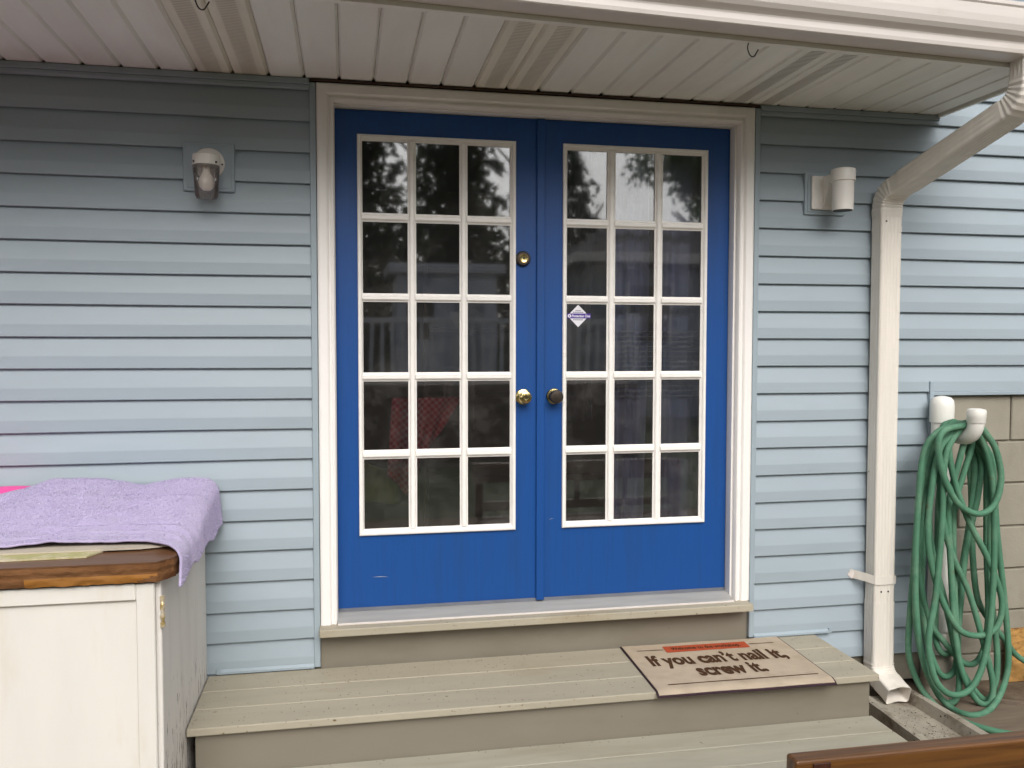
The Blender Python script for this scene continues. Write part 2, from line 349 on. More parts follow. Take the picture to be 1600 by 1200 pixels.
# ------------------------------------------------------------------ house wall with lap siding, soffit and roof
H = .1204; Z7 = 1.7185
house = thing('house', 'pale blue house wall of horizontal lap siding under a white soffit', 'house', (0.9, 0, GZ))
def siding_course(z0, x0, x1, ztop=None, name='siding_plank'):
    top = (ztop if ztop is not None else z0+H+.008)
    prof = [(-.001, z0+.003), (-.012, z0+.003), (-.012, z0), (-.0200, z0), (-.0215, z0+.0022), (-.0208, z0+.046), (-.0200, z0+.0505), (-.0050, z0+H), (-.0040, z0+H+.008), (-.001, z0+H+.008)]
    if top < z0+H+.008:
        prof = [(a, min(b, top)) for a, b in prof]
        q = [prof[0]]
        for p in prof[1:]:
            if (p[0]-q[-1][0])**2+(p[1]-q[-1][1])**2 > 1e-10: q.append(p)
        prof = q
    ph = rng.uniform(0, 9)
    return prism_x(name, prof, x0, x1, 'siding', house, max(1, int((x1-x0)/.25)), lambda x: .0009*math.sin(x*2.3+ph)+.0005*math.sin(x*5.1+ph*2))
for k in range(-3, 18):
    z0 = Z7-H*k
    if k == -3: continue
    siding_course(z0, -4.5, -.0265, 2.112 if k == -3+0 else (2.1 if z0+H > 2.1 else None))
    xr = 2.722 if z0 < .8 else 4.6
    siding_course(z0, 1.8725, xr, None if z0+H < 2.1 else None)
# courses of the taller wall to the right of the eave
for k in range(-13, -2):
    siding_course(Z7-H*k, 2.735 if k < -3 else 2.735, 4.6)
siding_course(Z7+3*H, -4.5, -.0265, 2.105); siding_course(Z7+3*H, 1.8725, 2.733, 2.105)
# wall sheathing behind the siding (with the door opening left free)
box('wall_sheathing', -4.5, .028, .0, .12, -.46, 3.3, 'mortar', house, 0)
box('wall_sheathing', 1.803, 2.745, .0, .12, -.46, 3.3, 'mortar', house, 0)
box('wall_sheathing', 2.745, 4.6, .0, .12, .87, 3.3, 'room', house, 0)
box('wall_sheathing', .028, 1.803, .0, .12, 2.078, 3.3, 'room', house, 0)
# blue trim channels
def channel(x0, x1, z0, z1, d=.020, bev=.002): return box('trim_channel', x0, x1, -d, -.0005, z0, z1, 'trim_blue', house, bev)
channel(-.0262, -.0025, -.206, 2.1085, .027); channel(1.8485, 1.8722, -.206, 2.1085, .027)
channel(-4.5, -.0265, 2.100, 2.1225, .030); channel(1.8725, 2.742, 2.100, 2.1225, .030)
channel(-4.5, -.0265, 2.083, 2.0995, .0245); channel(1.8725, 2.742, 2.083, 2.0995, .0245)
channel(2.7225, 2.7445, -.44, .925, .030)
channel(2.745, 4.6, .858, .8755, .024)
# pale starter strips just above the landing
for a, b in ((-.385, -.027), (1.873, 2.235)):
    prism_x('starter_strip', [(-.0005, -.2085), (-.030, -.2085), (-.030, -.200), (-.0225, -.1915), (-.0005, -.1905)], a, b, 'trim_blue', house)
    box('starter_strip_end', *((a-.016, a) if a < 0 else (b, b+.014)), -.031, -.0005, -.2085, -.186, 'trim_blue', house, .001)

# soffit: V-grooved panels, a few of them vented
ZS = 2.125
ye = lambda x: -.835+.062*x
soffit = box('soffit', -4.5, 2.728, -.60, -.01, 2.160, 2.164, 'dark', house, 0)  # near-black sheet above the panels, painting in the darkness of the attic
gx0 = -.711-.13335*28; W_ = .13335
for i in range(56):
    a = gx0+W_*i; b = a+W_
    if a > 2.72: continue
    b = min(b, 2.728)
    kf = round((a+.711)/W_)
    vent = kf in (2, 3, 10, 11, 18, 19, -6, -5, -14, -13, -22, -21)
    dz = rng.uniform(-.0006, .0006)
    prof = [(a+.0005, ZS+.013), (a+.008, ZS+dz), (b-.010, ZS+dz), (b-.0005, ZS+.013), (b-.0005, ZS+.016), (a+.0005, ZS+.016)]
    V = [(x, -.017, z) for x, z in prof]+[(x, ye(x)+.006, z) for x, z in prof]; n = len(prof)
    F = [(i_, (i_+1) % n, n+(i_+1) % n, n+i_) for i_ in range(n)]+[tuple(range(n)), tuple(range(n, 2*n))]
    p = obj('vented_soffit_panel' if vent else 'soffit_panel', V, F, 'soffit_vent' if vent and kf < 15 else 'soffit', soffit)
    if vent:
        sv = []; sf = []
        y = -.03
        while y > ye(a)+.03:
            o = len(sv); c = (a+b)/2
            sv += [(c-.030, y, ZS+dz-.0006), (c+.030, y, ZS+dz-.0006), (c+.030, y-.0042, ZS+dz-.0006), (c-.030, y-.0042, ZS+dz-.0006)]
            sf.append((o, o+1, o+2, o+3)); y -= .0135
        s = obj('vent_slots', sv, sf, 'slot' if kf > 15 else 'slot_pale', soffit); s['kind'] = 'stuff'
# brown receiving strip above the door head, fascia and end trim
box('soffit_channel', -.02, 1.866, -.034, -.006, 2.1135, 2.1205, 'furn', house, .001)
def along(name, prof, x0, x1, m, parent, smooth=False):   # profile (d from eave line, z) swept along the eave line
    return extrude(name, prof, [lambda d, z, x=x: Vector((x, ye(x)+d, z)) for x in (x0, x1)], m, parent, smooth)
along('fascia', [(-.004, 2.116), (.020, 2.116), (.020, 2.122), (.006, 2.122), (.006, 2.30), (-.004, 2.30)], -4.5, 2.742, 'soffit', house)
ex = 2.730
obj('eave_end_trim', [(ex, -.02, 2.112), (ex+.014, -.02, 2.112), (ex+.014, -.02, 2.30), (ex, -.02, 2.30), (ex, ye(ex), 2.112), (ex+.014, ye(ex), 2.112), (ex+.014, ye(ex), 2.30), (ex, ye(ex), 2.30)],
    [(0, 1, 2, 3), (4, 5, 6, 7), (0, 1, 5, 4), (1, 2, 6, 5), (2, 3, 7, 6), (3, 0, 4, 7)], 'soffit', house)
obj('roof', [(-4.5, ye(-4.5)-.05, 2.305), (2.75, ye(2.75)-.05, 2.305), (2.75, -.02, 2.62), (-4.5, -.02, 2.62), (-4.5, ye(-4.5)-.05, 2.325), (2.75, ye(2.75)-.05, 2.325), (2.75, -.02, 2.65), (-4.5, -.02, 2.65)],
    [(0, 1, 2, 3), (4, 5, 6, 7), (0, 1, 5, 4), (1, 2, 6, 5), (2, 3, 7, 6), (3, 0, 4, 7)], 'shingle', house)
# interior shell
for nm, a in (('interior_floor', (-1.2, 3.2, .12, 3.6, -.06, -.02)), ('interior_ceiling', (-1.2, 3.2, .12, 3.6, 2.35, 2.40)), ('interior_wall', (-1.2, 3.2, 3.6, 3.7, -.02, 2.35)),
              ('interior_wall', (-1.3, -1.2, .12, 3.7, -.02, 2.35)), ('interior_wall', (3.2, 3.3, .12, 3.7, -.02, 2.35))):
    box(nm, *a, 'room_floor' if 'floor' in nm else 'room', house, 0)

# ------------------------------------------------------------------ painted block wall right of the siding
found = thing('block_wall', 'taupe painted concrete block wall below the siding behind the hose', 'block wall', (3.6, .02, GZ))
box('mortar_bed', 2.744, 4.6, .016, .10, -.52, .862, 'mortar', found, 0)
zj = [.8605, .6388, .4385, .2330, .0300, -.1700, -.3700, -.56]
for r in range(7):
    off = 3.112-.4*8 if r % 2 else 3.312-.4*8
    if r == 0: off = -.02
    x = off
    while x < 4.6:
        a = max(x+.004, 2.748); b = min(x+.4-.004, 4.598)
        if b-a > .03: box('block', a, b, .004+rng.uniform(0, .003), .09, zj[r+1]+.004, zj[r]-.004, 'block', found, .004)
        x += .4

# ------------------------------------------------------------------ gutter and downspout
gut = thing('gutter', 'cream ogee gutter along the eave edge above the doors', 'gutter', (.9, -.8, 2.13))
gp = [(-.006, 2.132), (-.088, 2.132), (-.094, 2.136), (-.097, 2.148), (-.097, 2.166), (-.099, 2.172), (-.106, 2.178), (-.118, 2.187), (-.128, 2.200), (-.134, 2.218), (-.137, 2.240), (-.138, 2.275), (-.143, 2.281), (-.143, 2.294), (-.130, 2.297),
      (-.129, 2.280), (-.133, 2.240), (-.130, 2.220), (-.124, 2.204), (-.114, 2.191), (-.098, 2.180), (-.092, 2.168), (-.092, 2.152), (-.086, 2.137), (-.010, 2.137), (-.010, 2.30), (-.006, 2.30)]
along('trough', gp, -4.5, 2.80, 'gutter', gut)
along('end_cap', [(-.006, 2.1325), (-.088, 2.1325), (-.097, 2.150), (-.097, 2.168), (-.128, 2.200), (-.137, 2.240), (-.138, 2.29), (-.006, 2.295)], 2.797, 2.801, 'gutter', gut)

ds = thing('downspout', 'cream rectangular downspout running from the gutter down the wall to a kicked out spout', 'downspout', (2.458, -.07, GZ))
def rr_section(w, d, ribs=True):
    # rounded rectangle, w along side, d along normal; front face (-n) and sides fluted
    P = []; r = .011
    def arc(cx, cy, a0):
        for k in range(4):
            t = a0+math.pi/2*k/3; P.append((cx+r*math.cos(t), cy+r*math.sin(t)))
    def flute(p, q, nrm, n=3):
        for k in range(1, n*4):
            t = k/(n*4); s = .0016*(math.cos(t*2*math.pi*n)-1)/2 if ribs else 0
            P.append((p[0]+(q[0]-p[0])*t+nrm[0]*s, p[1]+(q[1]-p[1])*t+nrm[1]*s))
    hw, hd = w/2, d/2
    arc(hw-r, hd-r, 0); flute((hw-r, hd), (-hw+r, hd), (0, 1), 5)
    arc(-hw+r, hd-r, math.pi/2); flute((-hw, hd-r), (-hw, -hd+r), (-1, 0), 3)
    arc(-hw+r, -hd+r, math.pi); flute((-hw+r, -hd), (hw-r, -hd), (0, -1), 5)
    arc(hw-r, -hd+r, 1.5*math.pi); flute((hw, -hd+r), (hw, hd-r), (1, 0), 3)
    return P
def spout_sweep(name, path, w=.102, d=.078, scales=None, cap=False, crush=None, sidev=Vector((1, 0, 0)), ribs=True):
    sec = rr_section(w, d, ribs); V = []; F = []; n = len(sec); path = [Vector(p) for p in path]
    for i, p in enumerate(path):
        t = (path[min(i+1, len(path)-1)]-path[max(i-1, 0)]).normalized()
        s = (sidev-t*sidev.dot(t)).normalized(); nn = s.cross(t).normalized()
        k = scales[i] if scales else 1
        for (a, b) in sec:
            q = p+s*a*k+nn*b*k
            if crush: q = q+crush(i, a, b)
            V.append(q)
    for i in range(len(path)-1):
        for k in range(n):
            j = (k+1) % n; F.append((i*n+k, i*n+j, (i+1)*n+j, (i+1)*n+k))
    if cap: F.append(tuple(range(n)))
    o = obj(name, V, F, 'downspout', ds, False)
    sm = o.modifiers.new('wall', 'SOLIDIFY'); sm.thickness = .0012; sm.offset = -1
    return o
xa, ya_ = 2.572, ye(2.572)-.050
top = Vector((xa, ya_, 2.134)); A1 = Vector((xa, ya_, 1.985))
B1 = Vector((2.458, -.068, 1.752))
d1 = (B1-A1).normalized()
def bend(p, din, dout, L, n=9):
    a = p-din*L; b = p+dout*L
    return [((1-t)**2)*a+2*t*(1-t)*p+t*t*b for t in [k/n for k in range(n+1)]]
down = Vector((0, 0, -1))
spout_sweep('outlet', [top, top+down*.02, A1-down*.07])
cr = lambda n: [1+.045*(k % 2) for k in range(n)]
el1 = bend(A1, down, d1, .075, 13); spout_sweep('elbow', [el1[0]-down*.015]+el1+[el1[-1]+d1*.05], .104, .080, [1.0]+cr(14)+[1.0], ribs=False)
spout_sweep('offset_pipe', [A1+d1*.085, A1+d1*.3, B1-d1*.115], .108, .086)
el2 = bend(B1, d1, down, .07, 13); spout_sweep('elbow', [el2[0]-d1*.06]+el2+[el2[-1]+down*.03], .104, .080, [1.0]+cr(14)+[1.0], ribs=False)
spout_sweep('pipe', [(2.458, -.068, 1.665), (2.458, -.068, 1.2), (2.458, -.068, .6), (2.459, -.068, -.115)], .102, .078)
spout_sweep('pipe_sleeve', [(2.458, -.068, 1.61), (2.458, -.068, 1.585)], .1045, .080)
spout_sweep('lower_pipe', [(2.459, -.068, -.06), (2.459, -.068, -.2), (2.460, -.068, -.36)], .1055, .081)
p3 = Vector((2.461, -.068, -.396)); dout = Vector((.03, -.955, -.29)).normalized()
el3 = bend(p3, down, dout, .062, 11)
crushf = lambda i, a, b: Vector((0, 0, .0035*math.sin(a*60+i))) if i > 11 else Vector((0, 0, 0))
spout_sweep('spout_elbow', [el3[0]-down*.05]+el3+[el3[-1]+dout*.05, el3[-1]+dout*.085], .110, .074, [1.0]+cr(12)+[1.0, 1.03], crush=crushf, ribs=False)
# strap: a thin band round the pipe and a tab bent on to the wall
sx0, sx1, syf, zst = 2.458-.0545, 2.458+.0545, -.068-.0425, .042
strap_path = [(2.338, -.022, zst+.014), (2.352, -.026, zst+.012), (2.385, -.075, zst+.008), (sx0+.004, syf-.001, zst+.002), (sx0+.02, syf-.002, zst), (sx1-.02, syf-.002, zst), (sx1, syf+.004, zst), (sx1+.001, -.03, zst)]
V = []; F = []
for i, p in enumerate(strap_path):
    V += [(p[0], p[1], p[2]-.019), (p[0], p[1], p[2]+.019)]
for i in range(len(strap_path)-1): F.append((2*i, 2*i+1, 2*i+3, 2*i+2))
o = obj('strap', V, F, 'downspout', ds); sm = o.modifiers.new('t', 'SOLIDIFY'); sm.thickness = .0015
obj('strap_tab', [(2.325, -.024, zst+.012), (2.342, -.030, zst+.036), (2.362, -.030, zst+.016), (2.346, -.026, zst-.010), (2.325, -.0225, zst+.012), (2.342, -.0285, zst+.036), (2.362, -.0285, zst+.016), (2.346, -.0245, zst-.010)],
    [(0, 1, 2, 3), (4, 5, 6, 7), (0, 1, 5, 4), (1, 2, 6, 5), (2, 3, 7, 6), (3, 0, 4, 7)], 'gutter', ds)
for p in ((2.44, -.1065, -.01), (2.475, -.1065, -.01), (2.43, -.1065, 1.63)):
    lathe('screw', [(.004, 0), (.004, .002), (.001, .003)], p, (0, -1, 0), 'wire', ds, 8)

# ------------------------------------------------------------------ door frame
fr_ = thing('door_frame', 'white moulded casing and jambs framing the blue double doors', 'door frame', (.92, 0, -.04))
CW, CT = 1.846, 2.1095
cp = [(0, -.002), (0, -.026), (.004, -.030), (.009, -.032), (.036, -.031), (.041, -.027), (.0435, -.021), (.049, -.019), (.0525, -.023), (.058, -.025), (.063, -.023), (.066, -.016), (.0685, -.010), (.0685, .004), (.03, .004)]
def casing(name, side):
    if side == 'l': f = [lambda t, y: Vector((t, y, -.037)), lambda t, y: Vector((t, y, CT-t))]
    if side == 'r': f = [lambda t, y: Vector((CW-t, y, -.037)), lambda t, y: Vector((CW-t, y, CT-t))]
    if side == 't': f = [lambda t, y: Vector((t, y, CT-t)), lambda t, y: Vector((CW-t, y, CT-t))]
    return extrude(name, cp, f, 'white', fr_)
casing('side_casing', 'l'); casing('head_casing', 't'); casing('side_casing', 'r')
box('jamb', .030, .0665, .0045, .125, -.036, 2.076, 'white', fr_, .001); box('jamb', 1.7685, 1.803, .0045, .125, -.036, 2.076, 'white', fr_, .001)
box('head_jamb', .067, 1.768, .0045, .125, 2.034, 2.076, 'white', fr_, .001)
box('threshold_lip', .067, 1.768, -.0475, -.0422, -.0366, -.0285, 'gutter', fr_, .001)
prism_x('threshold', [(.10, -.0365), (-.040, -.0365), (-.042, -.033), (-.034, -.029), (.030, -.010), (.10, -.010)], .067, 1.768, 'alu', fr_)

# ------------------------------------------------------------------ the two doors
DYF, DYB = .050, .094
LZ0, LZ1 = .3031, 1.9343
rows = [(1.910, 1.622), (1.586, 1.297), (1.262, .974), (.937, .655), (.617, .329)]
def door(name, label, x0, x1, lx0, lx1, cols):
    t = thing(name, label, 'door', ((x0+x1)/2, DYF, 0))
    # slab with the glazed opening cut out
    bm = bmesh.new()
    ox0, ox1, oz0, oz1 = lx0+.012, lx1-.012, LZ0+.012, LZ1-.012
    zt, zb = 2.031, .004
    def ring(y): return [bm.verts.new(p) for p in ((x0, y, zb), (x1, y, zb), (x1, y, zt), (x0, y, zt))], [bm.verts.new(p) for p in ((ox0, y, oz0), (ox1, y, oz0), (ox1, y, oz1), (ox0, y, oz1))]
    fo, fi = ring(DYF); bo, bi = ring(DYB)
    for i in range(4):
        j = (i+1) % 4
        bm.faces.new((fo[i], fo[j], fi[j], fi[i])); bm.faces.new((bo[i], bo[j], bi[j], bi[i]))
        bm.faces.new((fo[i], fo[j], bo[j], bo[i])); bm.faces.new((fi[i], fi[j], bi[j], bi[i]))
    obm('slab', bm, 'blue', t)
    box('door_sweep', x0+.002, x1-.002, DYF-.004, DYB, -.010, .0038, 'sweep', t, 0)
    # moulded outer frame, mitred
    px0, px1 = cols[0][0], cols[2][1]; pz0, pz1 = rows[4][1], rows[0][0]
    fp = [(0, DYF-.0005), (0, DYF-.010), (.003, DYF-.0135), (.010, DYF-.0145), (.015, DYF-.011), (.0165, DYF-.0065), (1, DYF-.001), (1, DYF+.004), (.012, DYF+.004)]
    lf = None
    def fm(side):
        wl, wr, wb, wt = px0-lx0, lx1-px1, pz0-LZ0, LZ1-pz1
        def pt(t_, y, cx, cz):
            ww = {'l': wl, 'r': wr}[cx]; hh = {'b': wb, 't': wt}[cz]
            k = t_ if t_ <= .5 else None
            ax = (ww if k is None else min(k, ww)); az = (hh if k is None else min(k, hh))
            return Vector(((lx0+ax) if cx == 'l' else (lx1-ax), y, (LZ0+az) if cz == 'b' else (LZ1-az)))
        e = {'l': (('l', 'b'), ('l', 't')), 't': (('l', 't'), ('r', 't')), 'r': (('r', 't'), ('r', 'b')), 'b': (('r', 'b'), ('l', 'b'))}[side]
        return [lambda a, y, c=c: pt(a, y, *c) for c in e]
    for s in 'ltrb': extrude('lite_frame', fp, fm(s), 'lite', t)
    # muntins with a stepped profile
    def munt(a0, a1, lo, hi, vertical):
        w = a1-a0; c = (a0+a1)/2
        pr_ = [(a0, DYF+.003), (a0, DYF-.001), (a0+w*.16, DYF-.0035), (a0+w*.2, DYF-.0075), (a0+w*.32, DYF-.0115), (a1-w*.32, DYF-.0115), (a1-w*.2, DYF-.0075), (a1-w*.16, DYF-.0035), (a1, DYF-.001), (a1, DYF+.003)]
        if vertical: return extrude('muntin', pr_, [lambda a, y, z=z: Vector((a, y, z)) for z in (lo, hi)], 'lite', t)
        pr_ = [(a, y+.0008) for a, y in pr_]
        return extrude('muntin', pr_, [lambda a, y, x=x: Vector((x, y, a)) for x in (lo, hi)], 'lite', t)
    for i in (0, 1): munt(cols[i][1], cols[i+1][0], pz0-.002, pz1+.002, True)
    for j in range(4):
        for i in range(3): munt(rows[j+1][0], rows[j][1], cols[i][0]-.004, cols[i][1]+.004, False)
    for j in range(5):
        for i in range(3): box('pane', cols[i][0]-.003, cols[i][1]+.003, DYF+.0045, DYF+.0075, rows[j][1]-.003, rows[j][0]+.003, 'glass', t, 0)
    return t
cL = [(.1765, .3583), (.3929, .5718), (.6056, .7849)]; cR = [(1.0311, 1.2075), (1.2445, 1.4211), (1.4579, 1.6364)]
dl = door('french_door', 'left blue door with fifteen panes, brass knob and deadbolt', .0695, .9135, .1559, .8084, cL)
dr = door('french_door', 'right blue door with fifteen panes, dark knob and a diamond sticker', .917, 1.766, 1.0114, 1.6619, cR)
box('astragal', .898, .9325, DYF-.014, DYF-.0003, -.004, 2.030, 'blue', dl, .002)
# scratches through the paint
def scratch(p, q, w, par):
    p = Vector(p); q = Vector(q); m = (p+q)/2+Vector((0, 0, .002)); d = Vector((0, 0, w))
    obj('scratch', [p, m-d, q, m+d*.4, p+Vector((0, .0003, 0)), m-d+Vector((0, .0003, 0)), q+Vector((0, .0003, 0)), m+d*.4+Vector((0, .0003, 0))], [(0, 1, 2, 3), (4, 5, 6, 7), (0, 1, 5, 4), (1, 2, 6, 5), (2, 3, 7, 6), (3, 0, 4, 7)], 'fixture_grey', par)
scratch((.205, DYF-.0004, .128), (.275, DYF-.0004, .126), .0016, dl); scratch((.955, DYF-.0004, .338), (.978, DYF-.0004, .345), .0011, dr)
# deadbolt and knobs
db = (.8395, DYF, 1.449)
lathe('deadbolt_rose', [(.0315, 0), (.0325, .004), (.0305, .014), (.026, .020)], db, (0, -1, 0), 'bronze', dl, 28)
k_ = lathe('deadbolt_cylinder', [(.0195, .018), (.0195, .0235), (.016, .026), (.006, .0245)], db, (0, -1, 0), 'brass', dl, 24)
box('keyway', db[0]-.0018, db[0]+.0018, DYF-.0275, DYF-.024, db[2]-.006, db[2]+.006, 'black', k_, 0)
kp = [(.0335, 0), (.0345, .003), (.031, .008), (.018, .012), (.013, .018), (.013, .026), (.020, .031), (.0265, .040), (.0275, .050), (.0245, .058), (.017, .0605)]
kb = (.8420, DYF, .868)
kn = lathe('knob', kp, kb, (0, -1, 0), 'brass', dl, 28)
lathe('key_cylinder', [(.011, .0600), (.011, .0625), (.004, .0615)], kb, (0, -1, 0), 'brass', kn, 16)
box('keyway', kb[0]-.0016, kb[0]+.0016, DYF-.064, DYF-.0615, kb[2]-.005, kb[2]+.005, 'black', kn, 0)
kb2 = (.976, DYF, .869)
lathe('knob_rose', [(.0335, 0), (.0345, .003), (.031, .008), (.02, .010)], kb2, (0, -1, 0), 'brass', dr, 28)
lathe('knob', [(.013, .009), (.013, .024), (.022, .029), (.0285, .036), (.0290, .052), (.026, .058), (.012, .060)], kb2, (0, -1, 0), 'bronze', dr, 28)

# alarm company sticker on a pane
SY = DYF+.0035
st = thing('sticker', 'white diamond alarm sticker with purple band on the right door glass', 'sticker', (1.082, SY, 1.2115))
cx, cz, hd = 1.0825, 1.2115, .0475
obj('diamond', [(cx-hd, SY, cz), (cx, SY, cz-hd), (cx+hd, SY, cz), (cx, SY, cz+hd), (cx-hd, SY+.0006, cz), (cx, SY+.0006, cz-hd), (cx+hd, SY+.0006, cz), (cx, SY+.0006, cz+hd)],
    [(0, 1, 2, 3), (4, 5, 6, 7), (0, 1, 5, 4), (1, 2, 6, 5), (2, 3, 7, 6), (3, 0, 4, 7)], 'sticker', st)
box('band', 1.0345, 1.138, SY-.0012, SY-.0004, cz-.0105, cz+.0105, 'purple', st, 0)
RX = Matrix.Rotation(R_(90), 4, 'X')
text_mesh('lettering', 'Protection One', .0155, 'sticker', st, Matrix.Translation((1.0935, SY-.0018, cz-.0052)) @ RX, .82, .0004, shear=.15)
lathe('emblem', [(.0075, 0), (.0075, .0005)], (1.0435, SY-.0013, cz), (0, -1, 0), 'sticker', st, 16)
lathe('emblem_dot', [(.003, 0), (.003, .0004)], (1.0435, SY-.0019, cz), (0, -1, 0), 'purple', st, 12)
for z, w in ((cz+.0225, .012), (cz+.0155, .024), (cz-.0165, .022)):
    for q in range(5):
        a = cx-w+2*w*q/5; box('fine_print', a, a+2*w/5*.8, SY-.0009, SY-.0003, z-.0013, z+.0013, 'ink', st, 0)

# ------------------------------------------------------------------ porch steps
LZ = -.212
steps = thing('porch_steps', 'taupe wooden porch steps in front of the blue doors', 'steps', (.87, -.25, GZ))
def board(name, x0, x1, y0, y1, z0, z1, m, parent, bev=.004): return box(name, x0, x1, y0, y1, z0, z1, m, parent, bev, 2)
board('sill_board', -.0045, 1.838, -.089, .066, -.069, -.0372, 'taupe', steps, .004)
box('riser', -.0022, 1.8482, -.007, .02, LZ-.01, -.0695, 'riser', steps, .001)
yb = [-.024, -.186, -.345, -.505]
for i in range(3): board('tread_board', -.432, 2.167, yb[i+1]+.0012, yb[i]-.0012, LZ-.028, LZ, 'taupe', steps, .004)
DZ = -.385
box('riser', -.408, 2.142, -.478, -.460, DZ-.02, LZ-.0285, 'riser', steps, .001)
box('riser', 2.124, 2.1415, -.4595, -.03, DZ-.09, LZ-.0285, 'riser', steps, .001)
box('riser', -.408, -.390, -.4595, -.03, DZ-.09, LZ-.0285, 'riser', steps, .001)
deck = thing('low_deck', 'pale grey green deck boards below the porch steps', 'deck', (.87, -.8, GZ))
y = -.4795
for i in range(6):
    w = .140
    board('deck_board', -.44, 2.150, y-w+.002, y-.002, DZ-.03, DZ-.001*(i % 2)*.0, 'deck', deck, .003); y -= w+.0015
box('deck_frame', -.43, 2.14, y+.03, -.485, GZ+.001, DZ-.031, 'riser', deck, .002)

# ------------------------------------------------------------------ doormat
dm = thing('doormat', 'tan doormat with dark brown printed joke lying on the step', 'doormat', (1.6, -.28, LZ))
def mat_z(y):
    e = -.498
    if y >= e: return LZ+.0006
    u = (e-y); return LZ+.0006-u*u*9-u*.15
def mat_sheet(name, x0, x1, xs, y0, y1, th, m, base=0., nx=24, ny=40):
    V = []; F = []
    for k in range(2):
        for j in range(ny+1):
            yy = y0+(y1-y0)*j/ny; sk = xs*(j/ny)
            for i in range(nx+1):
                xx = x0+(x1-x0)*i/nx+sk
                wv = .0006*math.sin(xx*17+yy*9)+.0015*max(0, (xx-1.85)/.12)*max(0, (yy+.42)/.4)
                V.append((xx, yy-.012*(xx-1.25), mat_z(yy)+base+th*k+wv))
    n = (nx+1)*(ny+1)
    q = lambda k, i, j: k*n+j*(nx+1)+i
    for j in range(ny):
        for i in range(nx):
            F.append((q(0, i, j), q(0, i+1, j), q(0, i+1, j+1), q(0, i, j+1))); F.append((q(1, i, j), q(1, i+1, j), q(1, i+1, j+1), q(1, i, j+1)))
    for j in range(ny): F.append((q(0, 0, j), q(0, 0, j+1), q(1, 0, j+1), q(1, 0, j))); F.append((q(0, nx, j), q(0, nx, j+1), q(1, nx, j+1), q(1, nx, j)))
    for i in range(nx): F.append((q(0, i, 0), q(0, i+1, 0), q(1, i+1, 0), q(1, i, 0))); F.append((q(0, i, ny), q(0, i+1, ny), q(1, i+1, ny), q(1, i, ny)))
    return obj(name, V, F, m, dm, True)
o = mat_sheet('rubber_base', 1.252, 1.978, -.016, -.028, -.530, .0045, 'mat_edge'); o.data.set_sharp_from_angle(angle=R_(40))
o = mat_sheet('carpet_face', 1.2585, 1.9715, -.016, -.033, -.5245, .0022, 'mat_tan', .0046); o.data.set_sharp_from_angle(angle=R_(40))
ZP = LZ+.0006+.0046+.0022+.0016
TL = lambda x, y: Matrix.Translation((x, y, ZP)) @ Matrix.Rotation(R_(-.7), 4, 'Z')
text_mesh('lettering', 'If you can\u2019t nail it,', .150, 'mat_ink', dm, TL(1.605, -.277), .555, .0058)
text_mesh('lettering', 'screw it.', .150, 'mat_ink', dm, TL(1.606, -.403), .555, .0058)
b_ = obj('banner', [(1.4215, -.141, ZP-.0004), (1.797, -.144, ZP-.0004), (1.803, -.0735, ZP-.0004), (1.4265, -.070, ZP-.0004)], [(0, 1, 2, 3)], 'mat_orange', dm)
text_mesh('banner_lettering', 'Welcome to the workshop.', .046, 'mat_ink', dm, TL(1.61, -.121) @ Matrix.Translation((0, 0, .0006)), .60, .0010)
def rule(x0, x1, y, h=.0055): obj('printed_rule', [(x0, y-h/2, ZP), (x1, y-h/2-.004, ZP), (x1, y+h/2-.004, ZP), (x0, y+h/2, ZP)], [(0, 1, 2, 3)], 'mat_ink', dm)
rule(1.303, 1.418, -.102); rule(1.806, 1.921, -.106); rule(1.299, 1.922, -.466, .007)
text_mesh('fine_lettering', '\u2014\u2014\u2014\u2014', .012, 'mat_ink', dm, TL(1.895, -.455), .9, 0)

# ------------------------------------------------------------------ wall lights
lm = thing('wall_lamp', 'white jelly jar wall lamp with ribbed clear glass left of the doors', 'wall lamp', (-.402, -.03, 1.63))
MB = (-.4975, -.3085, 1.673, 1.857)
box('mounting_block', MB[0], MB[1], -.030, -.001, MB[2], MB[3], 'trim_blue', lm, .004, 2)
box('mounting_lip', MB[0]+.012, MB[1]-.012, -.033, -.0295, MB[2]+.012, MB[3]-.012, 'trim_blue', lm, .001)
lc = Vector((-.4015, -.033, 1.777))
lathe('back_plate', [(.058, 0), (.059, .003), (.056, .009), (.046, .012)], lc, (0, -1, 0), 'fixture', lm, 40)
box('arm', lc.x-.030, lc.x+.030, -.095, -.043, 1.762, 1.796, 'fixture', lm, .008, 3)
jx, jy = -.4015, -.100
lathe('socket_cap', [(.030, .0385), (.0455, .0375), (.0485, .0345), (.0500, -.002), (.046, -.004)], (jx, jy, 1.758), (0, 0, 1), 'fixture', lm, 36)
jp = []
for k in range(23):
    t = k/22; r = .0475-.006*t+.0011*math.sin(k*math.pi)
    jp.append((.0478-.0075*t+(.0012 if k % 2 else 0), -.004-.112*t))
jp += [(.036, -.124), (.020, -.127), (0, -.1275)]
lathe('glass_jar', jp, (jx, jy, 1.758), (0, 0, 1), 'jar', lm, 36, closed=True)
bl = lathe('bulb', [(.013, 0), (.013, -.018), (.016, -.026), (.026, -.045), (.029, -.060), (.026, -.076), (.015, -.087), (0, -.090)], (jx, jy, 1.752), (0, 0, 1), 'bulb', lm, 24)
for a in (-.9, .9): lathe('thumb_screw', [(.0035, 0), (.0035, .004)], (jx+.0492*math.sin(a), jy-.0492*math.cos(a), 1.764), (math.sin(a), -math.cos(a), 0), 'black', lm, 8)
lathe('plate_screw', [(.0035, 0), (.0035, .002)], (lc.x+.050, -.0445, lc.z-.004), (0, -1, 0), 'black', lm, 8)

